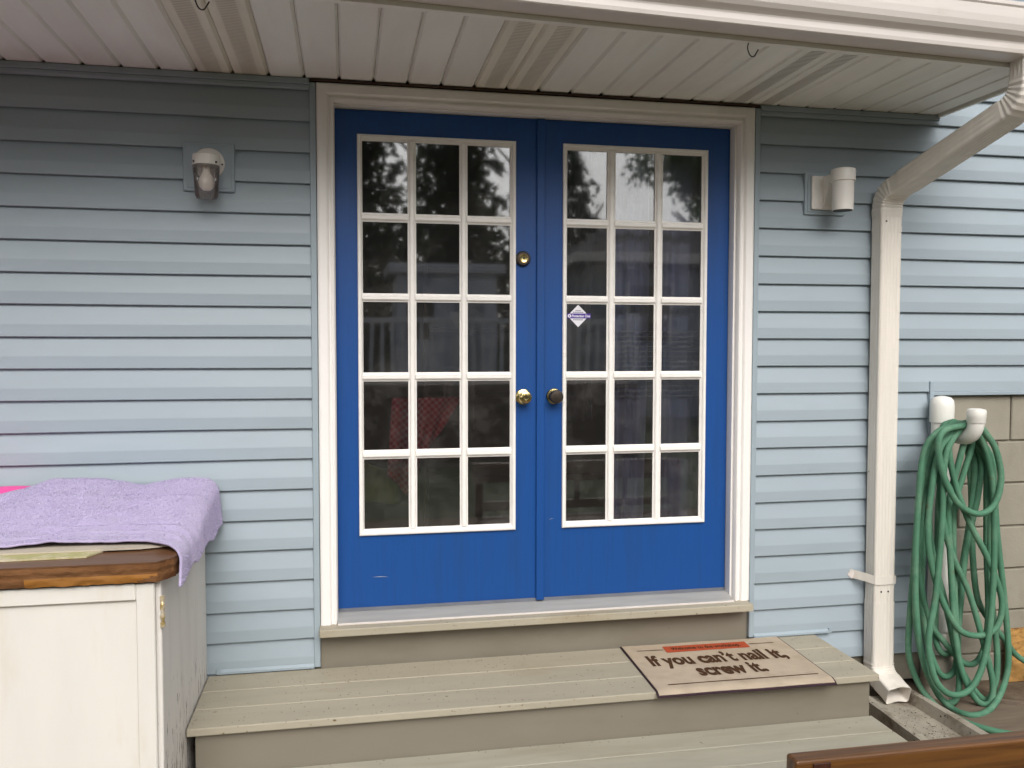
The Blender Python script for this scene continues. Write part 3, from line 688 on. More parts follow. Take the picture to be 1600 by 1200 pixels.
rl = thing('cylinder_lamp', 'white cylindrical downlight on a wall bracket right of the doors', 'wall lamp', (2.17, -.03, 1.66))
box('mounting_block', 2.083, 2.277, -.030, -.001, 1.660, 1.846, 'trim_blue', rl, .004, 2)
box('mounting_lip', 2.095, 2.265, -.033, -.0295, 1.672, 1.834, 'trim_blue', rl, .001)
box('back_plate', 2.108, 2.232, -.046, -.0335, 1.681, 1.827, 'fixture', rl, .006, 2)
# curved web joining plate and cylinder
w0 = [(-.046, 1.684), (-.052, 1.69), (-.066, 1.73), (-.085, 1.770), (-.110, 1.800), (-.110, 1.823), (-.046, 1.823)]
extrude('bracket', w0, [lambda y, z, x=x: Vector((x, y, z)) for x in (2.160, 2.214)], 'fixture', rl)
cxr, cyr = 2.197, -.140
lathe('cylinder', [(.040, .0), (.0435, .0), (.0455, .120), (.0455, .125)], (cxr, cyr, 1.664), (0, 0, 1), 'fixture', rl, 40)
lathe('cap', [(.0460, .121), (.0505, .123), (.0515, .166), (.049, .173), (.040, .176)], (cxr, cyr, 1.664), (0, 0, 1), 'fixture', rl, 40)
lathe('lamp_opening', [(.040, -.0005), (.040, .004)], (cxr, cyr, 1.6632), (0, 0, 1), 'black', rl, 24)

# ------------------------------------------------------------------ wire hooks under the soffit
def hook(p, label, s):
    pts = catmull([(0, 0, .045), (0, 0, .02), (-.003*s, 0, .0), (.006*s, 0, -.022), (.020*s, 0, -.026), (.030*s, 0, -.012), (.036*s, 0, -.002)], 5)
    o = tube('wire_hook', [Vector(p)+q for q in pts], .0022, 'wire', None, 6); tag(o, label, 'hook', 'wire hooks under the soffit')
hook((1.462, -.735, 2.098), 'small dark wire hook in the soffit above the right door', 1)
hook((-.318, -.800, 2.098), 'small dark wire hook in the soffit above the glass wall lamp', 1)

# ------------------------------------------------------------------ hose stand and hose
hs_ = thing('hose_stand', 'white capped plastic pipe stand holding the green hose', 'hose stand', (2.745, -.085, GZ))
PX, PY = 2.742, -.085
lathe('pipe', [(.044, 0), (.044, 1.26)], (PX, PY, GZ+.0), (0, 0, 1), 'pvc', hs_, 28)
lathe('pipe_cap', [(.0500, 0), (.0505, .002), (.0510, .075), (.048, .098), (.036, .112), (.014, .118), (0, .119)], (PX, PY, .742), (0, 0, 1), 'pvc', hs_, 32)
lathe('coupling', [(.0495, 0), (.0515, .003), (.0515, .1), (.0495, .104)], (PX+.012, PY-.005, -.203), (0, 0, 1), 'pvc', hs_, 32)
lathe('concrete_footing', [(.085, 0), (.075, .09), (.060, .16), (.05, .19)], (PX+.012, PY-.005, GZ), (0, 0, 1), 'concrete', hs_, 20)
AZ = .690
arm = [(PX, PY-.03, AZ), (PX, -.15, AZ), (PX, -.225, AZ)]
el = [(PX, -.225-.075*math.sin(t), AZ+.075*(1-math.cos(t))) for t in [k*math.pi/2/8 for k in range(9)]]
tube('arm', arm+el[1:]+[(PX, -.30, AZ+.085)], .0335, 'pvc', hs_, 20)
lathe('hook_cap', [(.0365, 0), (.0372, .001), (.0372, .020), (.0385, .022), (.0385, .050), (.036, .057), (.020, .061), (0, .062)], (PX, -.30, AZ+.068), (0, 0, 1), 'pvc', hs_, 28)

zt = AZ+.0335+.0145
loops = [(-0.130, [(2.720, -0.142, 0.636), (2.692, -0.142, 0.392), (2.689, -0.146, 0.040), (2.676, -0.160, -0.186), (2.690, -0.167, -0.262), (2.724, -0.169, -0.287), (2.769, -0.165, -0.252), (2.792, -0.150, -0.042), (2.850, -0.142, 0.294), (2.870, -0.142, 0.525), (2.840, -0.142, 0.664)]),
         (-0.145, [(2.665, -0.157, 0.654), (2.621, -0.157, 0.382), (2.601, -0.162, 0.049), (2.614, -0.175, -0.177), (2.658, -0.189, -0.329), (2.706, -0.194, -0.379), (2.761, -0.189, -0.336), (2.787, -0.171, -0.128), (2.823, -0.158, 0.175), (2.878, -0.157, 0.419), (2.881, -0.157, 0.603)]),
         (-0.155, [(2.632, -0.167, 0.671), (2.596, -0.167, 0.430), (2.580, -0.169, 0.128), (2.625, -0.180, -0.115), (2.706, -0.189, -0.232), (2.805, -0.198, -0.328), (2.885, -0.194, -0.296), (2.927, -0.180, -0.133), (2.920, -0.168, 0.173), (2.913, -0.167, 0.420), (2.900, -0.167, 0.589)]),
         (-0.165, [(2.641, -0.177, 0.671), (2.614, -0.177, 0.431), (2.636, -0.178, 0.188), (2.704, -0.187, -0.057), (2.741, -0.200, -0.238), (2.762, -0.209, -0.329), (2.824, -0.220, -0.429), (2.879, -0.235, -0.481), (2.938, -0.219, -0.430), (2.957, -0.202, -0.268), (2.929, -0.181, 0.037), (2.924, -0.177, 0.345), (2.909, -0.177, 0.575)]),
         (-0.180, [(2.597, -0.192, 0.659), (2.554, -0.192, 0.361), (2.541, -0.199, 0.017), (2.552, -0.212, -0.191), (2.595, -0.229, -0.355), (2.655, -0.242, -0.460), (2.713, -0.243, -0.472), (2.744, -0.234, -0.409), (2.745, -0.216, -0.248), (2.736, -0.197, 0.051), (2.731, -0.192, 0.354), (2.777, -0.192, 0.535), (2.813, -0.192, 0.662)]),
         (-0.195, [(2.572, -0.207, 0.646), (2.539, -0.207, 0.319), (2.533, -0.215, -0.008), (2.551, -0.232, -0.230), (2.586, -0.245, -0.356), (2.662, -0.259, -0.472), (2.695, -0.361, -0.481), (2.823, -0.326, -0.481), (2.955, -0.249, -0.419), (2.990, -0.234, -0.289), (2.976, -0.215, -0.033), (2.940, -0.207, 0.243), (2.917, -0.207, 0.457), (2.891, -0.207, 0.609)]),
         (-0.210, [(2.633, -0.222, 0.647), (2.638, -0.222, 0.438), (2.667, -0.222, 0.273), (2.712, -0.224, 0.150), (2.788, -0.229, -0.003), (2.850, -0.244, -0.215), (2.888, -0.263, -0.394), (2.863, -0.274, -0.479), (2.800, -0.272, -0.459), (2.740, -0.257, -0.340), (2.712, -0.240, -0.162), (2.695, -0.224, 0.136), (2.681, -0.222, 0.392), (2.727, -0.222, 0.585)]),
         (-0.225, [(2.663, -0.237, 0.648), (2.700, -0.237, 0.483), (2.772, -0.237, 0.317), (2.870, -0.239, 0.147), (2.936, -0.245, -0.022), (2.920, -0.252, -0.133), (2.856, -0.256, -0.178), (2.762, -0.256, -0.172), (2.696, -0.252, -0.119), (2.624, -0.243, 0.025), (2.573, -0.237, 0.235), (2.584, -0.237, 0.472), (2.632, -0.237, 0.663)]),
         (-0.240, [(2.635, -0.252, 0.606), (2.626, -0.252, 0.325), (2.599, -0.259, 0.016), (2.557, -0.274, -0.186), (2.581, -0.291, -0.345), (2.659, -0.299, -0.415), (2.763, -0.294, -0.387), (2.841, -0.277, -0.234), (2.883, -0.257, 0.060), (2.880, -0.252, 0.406), (2.845, -0.252, 0.601)]),
         (-0.262, [(2.602, -0.274, 0.719), (2.585, -0.274, 0.632), (2.624, -0.274, 0.503), (2.693, -0.274, 0.401), (2.792, -0.274, 0.360), (2.866, -0.274, 0.403), (2.893, -0.274, 0.513), (2.865, -0.274, 0.633), (2.815, -0.274, 0.705)])]
hp = [Vector((3.60, -.30, -.482)), Vector((3.40, -.22, -.455)), Vector((3.173, -.12, -.367)), Vector((3.062, -.12, -.256)), Vector((2.969, -.12, -.147)), Vector((2.917, -.12, -.05)), Vector((2.888, -.12, .15)), Vector((2.872, -.12, .45)), Vector((2.835, -.125, .66))]
for i, (y, P) in enumerate(loops):
    ztop = zt+.006*(i % 2)+(.012 if i == 9 else 0)
    hp.append(Vector((PX+.020, y, ztop-.004))); hp.append(Vector((PX-.030, y-.004, ztop-.012)))
    hp += [Vector(p) for p in P]
hp += [Vector((PX+.020, -.270, zt+.022)), Vector((PX-.03, -.25, zt+.004)), Vector((2.645, -.19, .66)), Vector((2.578, -.17, .401)), Vector((2.552, -.17, .054)), Vector((2.540, -.17, -.113)), Vector((2.540, -.17, -.281)), Vector((2.575, -.20, -.41)),
       Vector((2.608, -.27, -.475)), Vector((2.622, -.36, -.482)), Vector((2.640, -.46, -.478)), Vector((2.72, -.56, -.476)), Vector((2.95, -.70, -.476)), Vector((3.3, -.78, -.476))]
hose = tube('garden_hose', catmull(hp, 7), .0134, 'hose', None, 10)
tag(hose, 'green garden hose looped over the white pipe stand', 'garden hose')

# ------------------------------------------------------------------ splash trough, boards on the ground
V = []
prof = [(-.140, 0), (-.140, .058), (-.128, .062), (-.104, .060), (-.094, .016), (.094, .014), (.106, .060), (.130, .063), (.142, .058), (.142, 0)]
def trf(y, k, dx): return lambda a, b: Vector((2.437+dx+a*k+.004*noise.noise((a*9, y*6, 1)), y, GZ+.001+b+.003*noise.noise((a*14, y*7, b*9))))
tr_ = extrude('splash_trough', prof, [trf(-.10-.04*i, .93+.012*i, -.0006*i) for i in range(17)], 'concrete')
tag(tr_, 'grey concrete splash trough under the downspout spout', 'splash block')
ob = box('strand_board', 3.150, 4.2, -.045, -.028, GZ+.002, -.245, 'osb', None, .002); tag(ob, 'golden brown strand board leaning at the foot of the block wall', 'board')
def plank(name, p, q, w, h, m, label, cat):
    p = Vector(p); q = Vector(q); d = (q-p).normalized(); s = Vector((-d.y, d.x, 0))*w/2
    V = [p-s, p+s, q+s, q-s]; V = V+[v+Vector((0, 0, h)) for v in V]
    o = obj(name, V, [(0, 1, 2, 3), (4, 5, 6, 7), (0, 1, 5, 4), (1, 2, 6, 5), (2, 3, 7, 6), (3, 0, 4, 7)], m); return tag(o, label, cat)
plank('wood_strip', (2.80, -.165, GZ+.001), (3.60, -.62, GZ+.001), .03, .018, 'lumber', 'narrow weathered wood strip lying on the ground beside the hose', 'wood strip')
sheet = obj('plywood_sheet', [(2.66, -.30, GZ+.004), (2.79, -.19, GZ+.004), (3.6, -.66, GZ+.004), (3.6, -1.4, GZ+.004), (2.62, -1.4, GZ+.004)]+[(2.66, -.30, GZ+.012), (2.79, -.19, GZ+.012), (3.6, -.66, GZ+.012), (3.6, -1.4, GZ+.012), (2.62, -1.4, GZ+.012)],
            [(0, 1, 2, 3, 4), (5, 6, 7, 8, 9), (0, 1, 6, 5), (1, 2, 7, 6), (2, 3, 8, 7), (3, 4, 9, 8), (4, 0, 5, 9)], 'lumber')
tag(sheet, 'dull brown wooden sheet lying on the ground in front of the hose', 'board')

# ------------------------------------------------------------------ cabinet
cb = thing('cabinet', 'old white painted cabinet with swollen brown top beside the steps', 'cabinet', (-1.0, -.43, GZ))
CX1, CY0 = -.4365, -.838
box('side_panel', CX1-.018, CX1, CY0+.019, -.028, GZ+.002, .3935, 'cab_worn', cb, .002)
box('back_panel', -1.66, CX1-.0185, -.040, -.028, GZ+.002, .3935, 'cab_worn', cb, 0)
box('side_panel', -1.68, -1.662, CY0+.019, -.028, GZ+.002, .3935, 'cab_worn', cb, .002)
box('face_stile', CX1-.022, CX1+.0005, CY0+.0005, CY0+.0185, GZ+.002, .3935, 'cab_worn', cb, .003)
# framed door: stiles, rails, recessed panel
DX1 = CX1-.014; DX0 = -1.22
cd = box('cabinet_door', DX0+.05, DX1-.05, CY0-.008, CY0-.002, GZ+.06, .34, 'cab', cb, 0)
box('stile', DX1-.052, DX1, CY0-.020, CY0-.0005, GZ+.03, .386, 'cab', cd, .003); box('stile', DX0, DX0+.052, CY0-.020, CY0-.0005, GZ+.03, .386, 'cab', cd, .003)
box('rail', DX0+.0525, DX1-.0525, CY0-.0196, CY0-.0005, .337, .3858, 'cab', cd, .003); box('rail', DX0+.0525, DX1-.0525, CY0-.0196, CY0-.0005, GZ+.03, GZ+.08, 'cab', cd, .003)
box('face_frame', -1.66, DX0-.003, CY0-.0005, CY0+.018, GZ+.01, .3935, 'cab', cb, .002)
for z in (.295, -.30):
    h_ = tube('hinge', [(CX1+.004, CY0-.003, z-.045), (CX1+.004, CY0-.003, z+.045)], .0055, 'hinge', cb, 10)
    for q in (-.045, -.02, .008, .033): lathe('knuckle', [(.0072, 0), (.0072, .014)], (CX1+.004, CY0-.003, z+q), (0, 0, 1), 'hinge', h_, 10)
    box('leaf', CX1+.0006, CX1+.003, CY0-.001, CY0+.016, z-.042, z+.042, 'hinge', h_, 0)
# counter top with clipped corner
CZ0, CZ1 = .394, .452
def poly_slab(name, P, z0, z1, m, parent, wob=0.):
    n = len(P); V = [(x, y, z0+wob*noise.noise((x*20, y*20, 3))) for x, y in P]+[(x, y, z1) for x, y in P]
    return obj(name, V, [tuple(range(n)), tuple(range(n, 2*n))]+[(i, (i+1) % n, n+(i+1) % n, n+i) for i in range(n)], m, parent)
XR, YF = -.400, -.872
outline = [(-1.72, -.03), (XR, -.03), (XR, YF+.060), (XR-.004, YF+.052), (XR-.040, YF+.003), (XR-.046, YF), (-1.72, YF)]
poly_slab('counter_top', outline, CZ1-.0045, CZ1, 'counter', cb)
# swollen, crumbling core: rough displaced edge
V = []; F = []; edge = []
path = [(-1.72, YF), (XR-.047, YF), (XR-.040, YF+.003), (XR-.004, YF+.052), (XR, YF+.060), (XR, -.03)]
for (a, b), (c, d) in zip(path[:-1], path[1:]):
    L_ = math.hypot(c-a, d-b); n = max(1, int(L_/.006))
    for k in range(n): edge.append((a+(c-a)*k/n, b+(d-b)*k/n))
edge.append(path[-1]); nz_ = 9
cxm, cym = -1.0, -.3
for (x, y) in edge:
    dv = Vector((x-cxm*0-(-.9), y+.3, 0)); 
    nx_ = Vector((0, -1, 0)) if y <= YF+.001 else (Vector((1, 0, 0)) if x >= XR-.001 else Vector((.75, -.66, 0)))
    for k in range(nz_+1):
        t = k/nz_; z = CZ0+(CZ1-.005-CZ0)*t
        bulge = .004*math.sin(t*math.pi)-.005*math.exp(-((t-.52)/.10)**2)+.0035*noise.noise((x*60, y*60, z*110))+.004*noise.noise((x*16, y*16, z*40))
        p = Vector((x, y, z-(.006*abs(noise.noise((x*25, y*25, 9))) if k == 0 else 0)))+nx_*bulge
        V.append(p)
m_ = nz_+1
fmi = []
for i in range(len(edge)-1):
    for k in range(nz_):
        F.append((i*m_+k, (i+1)*m_+k, (i+1)*m_+k+1, i*m_+k+1))
        x = edge[i][0]; fmi.append(1 if (k < 4 and -.80+.01*noise.noise((x*30, k, 0)) < x < -.50+.02*k) else 0)
obj('counter_edge', V, F, 'particle', cb, True, ['orange_edge'], fmi)
box('counter_core', -1.70, XR-.06, YF+.012, -.032, CZ0+.004, CZ1-.0046, 'particle', cb, 0)
box('counter_core', XR-.0595, XR-.006, YF+.075, -.032, CZ0+.004, CZ1-.0046, 'particle', cb, 0)

# things lying on the cabinet
o = poly_slab('backing_board', [(-1.6, -.30), (-.455, -.30), (-.44, -.70), (-.52, -.722), (-1.6, -.735)], CZ1+.0055, CZ1+.0105, 'board2', None); tag(o, 'thin grey board on the cabinet top under the lavender towel', 'board')
o = poly_slab('stained_board', [(-1.6, -.36), (-.62, -.36), (-.618, -.700), (-.655, -.786), (-1.6, -.808)], CZ1+.0006, CZ1+.005, 'board', None); tag(o, 'stained cream board with a clipped corner at the cabinet front edge', 'board')

def cloth(name, m, fn, nu, nv, th, label, cat):
    V = []; F = []
    for j in range(nv+1):
        for i in range(nu+1): V.append(fn(i/nu, j/nv))
    for j in range(nv):
        for i in range(nu):
            a = j*(nu+1)+i; F.append((a, a+1, a+nu+2, a+nu+1))
    o = obj(name, V, F, m, None, True); s = o.modifiers.new('thickness', 'SOLIDIFY'); s.thickness = th; s.offset = 0
    return tag(o, label, cat)
TB = CZ1+.012
def towel_fn(u, v):
    # v: 0 back (by the wall) .. 1 front ; u: 0 left .. 1 right drape
    xl = -.975-.34*min(1, v*1.6)**1.1-.35*max(0, v-.40)
    xe = XR+.008
    drop = .100-.055*v+.014*math.sin(v*6.5+.6)
    flat = xe-xl
    s = u*(flat+.03+drop)
    yf = -.700-.025*math.sin(s*6)-.115*max(0, (s-(flat-.12))/.17)**1.3
    y = -.050+(yf+.050)*v
    hb = .105-.030*math.exp(-((s-flat+.26)/.10)**2)-.018*max(0, (s-flat+.16)/.16)
    bulk = hb*max(0, 1-v/.66)**.75
    fold = .010*math.exp(-((v-.70+.05*math.sin(s*5))/.035)**2)+.006*math.exp(-((v-.86+.03*math.sin(s*9))/.02)**2)+.008*math.exp(-((v-.30-.12*(s-.3))/.05)**2)
    top = TB+.014+bulk+fold*min(1, s*6)+.007*noise.noise((s*6, v*5, 2))+.004*noise.noise((s*17, v*14, 5))+.0012*noise.noise((s*90, v*80, 6))
    R = .050
    if s <= flat-R:
        x = xl+s; z = top
    else:
        q = s-(flat-R)
        a = min(q/R, 1.42); x = xl+flat-R+R*math.sin(a)*1.15; z = top-R*(1-math.cos(a))
        if q/R > 1.42: z -= (q-1.42*R)*.98; x += (q-1.42*R)*.12
        x += .010*noise.noise((v*6, s*3, 8))*min(1, q/R)+.002*(1-v)*min(1, q/R)
    if u < .001: z += .002*math.sin(v*40)
    return (x, y, z)
towel = cloth('towel', 'towel', towel_fn, 150, 130, .007, 'lavender terry towel draped over the cabinet top and its right end', 'towel')
# terry pile: short loops standing off the cloth, and a woven border near the hem
g = random.Random(21); V = []; F = []
for i in range(42000):
    u, v = g.random(), g.random()
    if abs(v-.84) < .012 or abs(v-.90) < .008: continue
    p = Vector(towel_fn(u, v)); q = Vector(towel_fn(min(1, u+.004), v)); r = Vector(towel_fn(u, min(1, v+.004) if v < .995 else v-.004))
    n = (q-p).cross(r-p)
    if n.length < 1e-12: continue
    n.normalize()
    if n.z < -.2 or (abs(n.z) < .3 and n.x < 0): n = -n
    if n.z < 0 and abs(n.z) > .3: n = -n
    d = (n+Vector((g.gauss(0, .5), g.gauss(0, .5), g.gauss(0, .3)))).normalized(); t_ = d.orthogonal().normalized()*.0011
    b = p+n*.0030; o_ = len(V); L_ = g.uniform(.0025, .005)
    V += [b-t_, b+t_, b+d*L_]; F.append((o_, o_+1, o_+2))
me = bpy.data.meshes.new('terry_pile'); me.from_pydata([tuple(v) for v in V], [], F); me.update(); me.materials.append(M['towel'])
pl = bpy.data.objects.new('terry_pile', me); link(pl, towel); pl['kind'] = 'stuff'
def pink_fn(u, v):
    x = -1.75+.80*u; y = -.06-.10*v
    return (x, y, CZ1+.104-.02*v*v+.004*noise.noise((x*8, y*8, 1)))
cloth('pink_cloth', 'pink', pink_fn, 50, 12, .012, 'bright pink folded cloth behind the lavender towel on the cabinet', 'cloth')
def pink2_fn(u, v):
    x = -1.75+.70*u; y = -.175-.30*v
    return (x, y, CZ1+.082-.050*v+.003*noise.noise((x*8, y*8, 4)))
cloth('light_pink_cloth', 'pink2', pink2_fn, 50, 20, .008, 'pale pink cloth to the left under the lavender towel', 'cloth')

# ------------------------------------------------------------------ bench in the foreground
bn = thing('bench', 'dark stained wooden bench back in the lower right foreground', 'bench', (1.6, -1.85, GZ))
box('top_rail', .932, 2.40, -2.050, -2.010, .170, .3005, 'bench', bn, .006, 3)
for x in (.984, 1.66, 2.0, 2.34): box('slat', x-.018, x+.018, -2.0545, -2.0505, -.02, .2955, 'bench_dark', bn, .001)
for x in (.95, 2.345): box('leg', x, x+.05, -2.045, -2.005, GZ+.001, .1695, 'bench', bn, .004)
for x in (.95, 2.345): box('leg', x, x+.05, -1.60, -1.555, GZ+.001, -.08, 'bench', bn, .004)
box('lower_rail', 1.0005, 2.3445, -2.040, -2.010, -.02, .04, 'bench', bn, .004)
for i in range(4): box('seat_board', .94, 2.40, -2.0-.0+.115*i, -2.0+.105+.115*i, -.079, -.052, 'bench', bn, .003)

# ------------------------------------------------------------------ things seen through the glass
def apron_fn(u, v):
    w = .30*(1-.25*v)+.0
    x = .30+w*u-.02*v; z = .86-.42*v*(1-.28*abs(u-.35)*2*1.0)
    if u > .55: z = .86-.42*v*(.42+.2*math.cos((u-.55)*4))
    y = .19+.026*math.sin(u*16)+.015*math.sin(u*7+2)+.02*v
    return (x, y, z)
cloth('gingham_apron', 'gingham', apron_fn, 40, 24, .003, 'red gingham cloth hanging inside behind the left door glass', 'apron')
def curt_fn(x0, x1, y0, amp, ph, z0=.06, z1=2.02):
    def f(u, v):
        x = x0+(x1-x0)*u; return (x+.01*math.sin(v*5+ph), y0+amp*math.sin(u*(x1-x0)*70+ph)+amp*.5*math.sin(u*31), z1+(z0-z1)*v)
    return f
cloth('curtain', 'curtain', curt_fn(1.265, 1.42, .15, .012, 0), 50, 16, .002, 'narrow blue grey curtain panel behind the middle panes of the right door', 'curtain')
cloth('curtain', 'curtain', curt_fn(1.48, 1.76, .16, .012, 2), 60, 16, .002, 'blue grey curtain panel behind the outer panes of the right door', 'curtain')
cloth('curtain', 'curtain2', curt_fn(1.0, 1.19, .18, .014, 1, .75), 40, 16, .002, 'charcoal curtain behind the sticker panes of the right door', 'curtain')
o = None
bd = thing('window_blind', 'pale slatted blind inside behind the right door glass', 'blind', (1.45, .12, .80))
for i in range(14): box('slat', 1.26, 1.70, .1155, .130, .86+.022*i, .863+.022*i, 'blind', bd, 0)
def olive_fn(u, v):
    x = .17+.17*u; z = .58-.20*v-.04*math.sin(u*3)*(1-v); return (x, .33+.03*math.sin(u*6)+.02*v, z)
cloth('cloth_bag', 'olive', olive_fn, 12, 10, .004, 'olive cloth bag inside behind the lower left panes', 'bag')
sh = thing('shelf_unit', 'dark wooden shelf unit standing inside the room', 'shelf', (.75, 1.0, 0))
for x in (.50, 1.10): box('shelf_side', x, x+.025, .95, 1.3, -.018, 1.5, 'furn', sh, .002)
for z in (.1, .45, .8, 1.15, 1.46): box('shelf_board', .526, 1.099, .95, 1.3, z, z+.025, 'furn', sh, .002)
def grey_fn(u, v): return (.60+.16*u, .90+.02*math.sin(u*9), .96-.30*v+.02*math.sin(u*5))
cloth('grey_towel', 'grey_cloth', grey_fn, 14, 10, .004, 'grey cloth hanging inside behind the left door glass', 'cloth')

# ------------------------------------------------------------------ the yard behind the camera: what the glass reflects, plus trees added to block sky
def crown_mesh(kind, seed, h, r):
    g = random.Random(seed); V = []; F = []
    def leaf(p, s, d):
        a = Vector((g.gauss(0, 1), g.gauss(0, 1), g.gauss(0, 1))).normalized(); a = (a+d*.8).normalized()
        b = a.cross(Vector((g.gauss(0, 1), g.gauss(0, 1), g.gauss(0, 1)))).normalized()
        o = len(V); V.extend([p-a*s, p-b*s*.45, p+a*s, p+b*s*.45]); F.append((o, o+1, o+2, o+3))
    if kind == 'leafy':
        cl = []
        for i in range(70):
            while True:
                q = Vector((g.uniform(-1, 1), g.uniform(-1, 1), g.uniform(-1, 1)))
                if .15 < q.length < 1: break
            cl.append((Vector((q.x*r, q.y*r, h*.62+q.z*h*.38)), g.uniform(.30, .62)*r*.45))
        for c, cr_ in cl:
            for k in range(260):
                d = Vector((g.gauss(0, 1), g.gauss(0, 1), g.gauss(0, .8))); d.normalize()
                leaf(c+d*cr_*g.uniform(.35, 1.05), g.uniform(.07, .14), d)
    else:
        lv = 34
        for i in range(lv):
            t = i/lv; z = h*(.10+.88*t); rr = r*(1-t)**.85+.15
            nb = int(9+6*(1-t))
            for k in range(nb):
                a = 2*math.pi*(k+g.random())/nb; L_ = rr*g.uniform(.65, 1.1); dirv = Vector((math.cos(a), math.sin(a), 0))
                for q in range(max(6, int(L_*16))):
                    s = g.random()**.7; p = dirv*L_*s+Vector((g.gauss(0, .09), g.gauss(0, .09), z-.35*L_*s*s+g.gauss(0, .07)))
                    leaf(p, g.uniform(.09, .20), (dirv+Vector((0, 0, -.5))).normalized())
    me = bpy.data.meshes.new('crown'); me.from_pydata([tuple(v) for v in V], [], F); me.update(); return me
def trunk_obj(kind, seed, h, r, parent):
    g = random.Random(seed); t = tube('trunk', [(0, 0, 0), (.04*h*.1, 0, h*.3), (0, .03, h*.62), (0, 0, h*.9)], .1, 'bark', None, 9, radii=[.035*h*.9, .026*h, .018*h, .006*h])
    t.parent = parent; t.location = (0, 0, 0)
    for i in range(9 if kind == 'leafy' else 5):
        a = g.uniform(0, 6.28); z = h*g.uniform(.35, .75); L_ = r*g.uniform(.5, .85)
        b = tube('limb', [(0, 0, z), (math.cos(a)*L_*.5, math.sin(a)*L_*.5, z+h*.06), (math.cos(a)*L_, math.sin(a)*L_, z+h*.16)], .1, 'bark', None, 6, radii=[.012*h, .008*h, .003*h]); b.parent = t
cm = {}
def tree(kind, x, y, h, r, seed, label, rot=0):
    t = thing('broadleaf_tree' if kind == 'leafy' else 'conifer_tree', label, 'tree', (x, y, GZ), 'trees around the yard'); t.rotation_euler = (0, 0, rot)
    H0, R0 = (9.5, 3.0) if kind == 'leafy' else (10., 2.6)
    if (kind, seed) not in cm:
        me = crown_mesh(kind, seed, H0, R0); me.materials.append(M['leaf' if kind == 'leafy' else 'needle']); cm[(kind, seed)] = me
    c = bpy.data.objects.new('crown', cm[(kind, seed)]); COL.objects.link(c); c.parent = t
    trunk_obj(kind, seed, H0, R0, t); t.scale = (r/R0, r/R0, h/H0)
tree('conifer', .3, -17.5, 9.5, 2.7, 11, 'tall dark conifer reflected in the left panes of the left door')
tree('conifer', 3.4, -23, 11.5, 3.1, 12, 'tall dark conifer reflected in the right panes of the left door')
tree('conifer', 6.3, -21.5, 10.5, 2.5, 11, 'dark conifer reflected in the sticker column of the right door', 2)
tree('leafy', 12.1, -21.5, 10.5, 3.2, 14, 'leafy green tree reflected in the top right panes of the right door')
# unseen trees added on both sides to keep low sky light off the wall
for i_, (k, x, y, h, r, sd_, rt, lb) in enumerate([
        ('leafy', -4.4, -16, 9.5, 3.3, 14, 1, 'unseen leafy tree added left of the conifers to block low sky light'),
        ('conifer', -9.5, -13, 11, 3.4, 12, 2, 'unseen dark conifer added at the far left to block low sky light'),
        ('leafy', -13.5, -8.5, 10, 3.6, 14, 3, 'unseen leafy tree added left near the house line to block low sky light'),
        ('leafy', 17.5, -16.5, 10.5, 3.6, 14, 4, 'unseen leafy tree added right of the neighbour house to block low sky light'),
        ('conifer', 19.5, -10, 11.5, 3.6, 11, 5, 'unseen dark conifer added at the right end to block low sky light'),
        ('leafy', 15.5, -4.5, 10, 3.4, 14, 5.5, 'unseen leafy tree added right of the house to block low sky light')]):
    tree(k, x, y, h, r, sd_, lb, rt)
# neighbour house
nb = thing('neighbour_house', 'grey blue neighbour house with low roof reflected in the right door', 'house', (9.5, -18, GZ))
box('wall', 5.4, 15, -20.5, -14.6, GZ+.001, 3.05, 'neighbour', nb, 0)
obj('roof', [(5.0, -14.1, 3.05), (15.4, -14.1, 3.05), (15.4, -17.5, 4.15), (6.6, -17.5, 4.15), (5.0, -20.9, 3.05), (15.4, -20.9, 3.05)], [(0, 1, 2, 3), (3, 2, 5, 4), (0, 3, 4), (1, 5, 2), (0, 4, 5, 1)], 'shingle', nb)
box('fascia', 5.0, 15.4, -14.16, -14.09, 2.90, 3.10, 'white', nb, 0); box('fascia', 4.94, 5.0, -20.9, -14.09, 2.90, 3.10, 'white', nb, 0)
for x in (6.3, 8.1, 10.2):
    w = box('window', x, x+.9, -14.62, -14.56, 1.2, 2.4, 'winglass', nb, 0); box('window_frame', x-.08, x-.001, -14.64, -14.55, 1.12, 2.48, 'white', w, 0); box('window_frame', x+.901, x+.98, -14.64, -14.55, 1.12, 2.48, 'white', w, 0)
# pale shed
sd = thing('shed', 'pale flat roofed shed reflected in the second row of the left door', 'shed', (1.95, -12.6, GZ))
box('wall', 1.0, 2.85, -13.6, -12.0, GZ+.001, 2.38, 'shed', sd, 0); box('roof', .85, 3.0, -13.75, -11.85, 2.381, 2.56, 'fence', sd, .02)
box('door', 2.05, 2.6, -12.0, -11.96, GZ+.05, 2.0, 'neighbour', sd, 0); box('window', 1.2, 1.7, -12.0, -11.965, 1.2, 1.9, 'winglass', sd, 0)
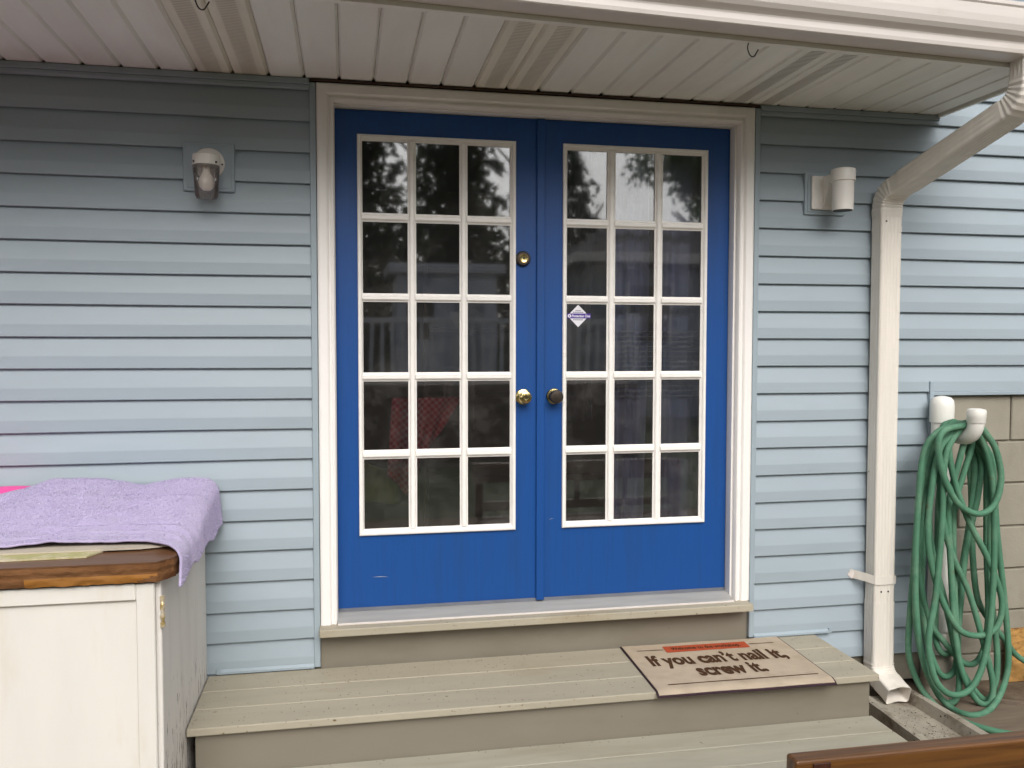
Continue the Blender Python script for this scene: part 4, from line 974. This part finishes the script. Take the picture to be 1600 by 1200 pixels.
# white railing on a low platform
rl_ = thing('deck_railing', 'white picket deck railing reflected low in the left door', 'railing', (1.4, -8.2, GZ))
box('platform', -1.0, 4.2, -10.2, -8.0, GZ+.001, .56, 'furn', rl_, 0)
box('top_rail', -1.0, 4.2, -8.09, -8.03, 1.40, 1.47, 'fence', rl_, .005); box('bottom_rail', -1.0, 4.2, -8.08, -8.04, .64, .70, 'fence', rl_, .005)
for i in range(38):
    x = -.95+.137*i; box('picket', x, x+.05, -8.08, -8.045, .70, 1.40, 'fence', rl_, 0)
for x in (-1.0, 1.55, 4.1): box('post', x, x+.1, -8.11, -8.01, .561, 1.55, 'fence', rl_, .005)

# ------------------------------------------------------------------ specks of dry litter on the treads
g = random.Random(3); V = []; F = []
def speck(x, y, z, s):
    a = g.uniform(0, 6.28); l = s*g.uniform(.6, 1.8); w = s*.45; ca, sa = math.cos(a), math.sin(a); o = len(V); h = s*.35
    for dx, dy, dz in ((-l, -w, 0), (l, -w*.4, 0), (l, w*.4, 0), (-l, w, 0), (0, 0, h)): V.append((x+dx*ca-dy*sa, y+dx*sa+dy*ca, z+dz))
    F.extend([(o, o+1, o+4), (o+1, o+2, o+4), (o+2, o+3, o+4), (o+3, o, o+4), (o, o+3, o+2, o+1)])
for i in range(150):
    y = -.03-.46*g.random()**1.6; x = g.uniform(-.42, 1.22) if g.random() < .85 else g.uniform(2.0, 2.14)
    speck(x, y, LZ+.0003, g.choice((.0012, .0016, .0022, .003)))
for i in range(40): speck(g.uniform(-.3, 2.1), -.485-.05*g.random()**2, DZ+.0003, g.choice((.0015, .002, .003)))
for i in range(220): speck(2.437+g.uniform(-.085, .085), g.uniform(-.70, -.18), GZ+.0165, g.choice((.0015, .0025, .004)))
for i in range(260): speck(g.uniform(2.55, 3.3), g.uniform(-.5, -.02), GZ+.001, g.choice((.002, .003, .005)))
lit = obj('leaf_litter', V, F, 'bark'); struct(lit, 'stuff'); lit['label'] = 'dry specks and leaf litter scattered on the steps and ground'
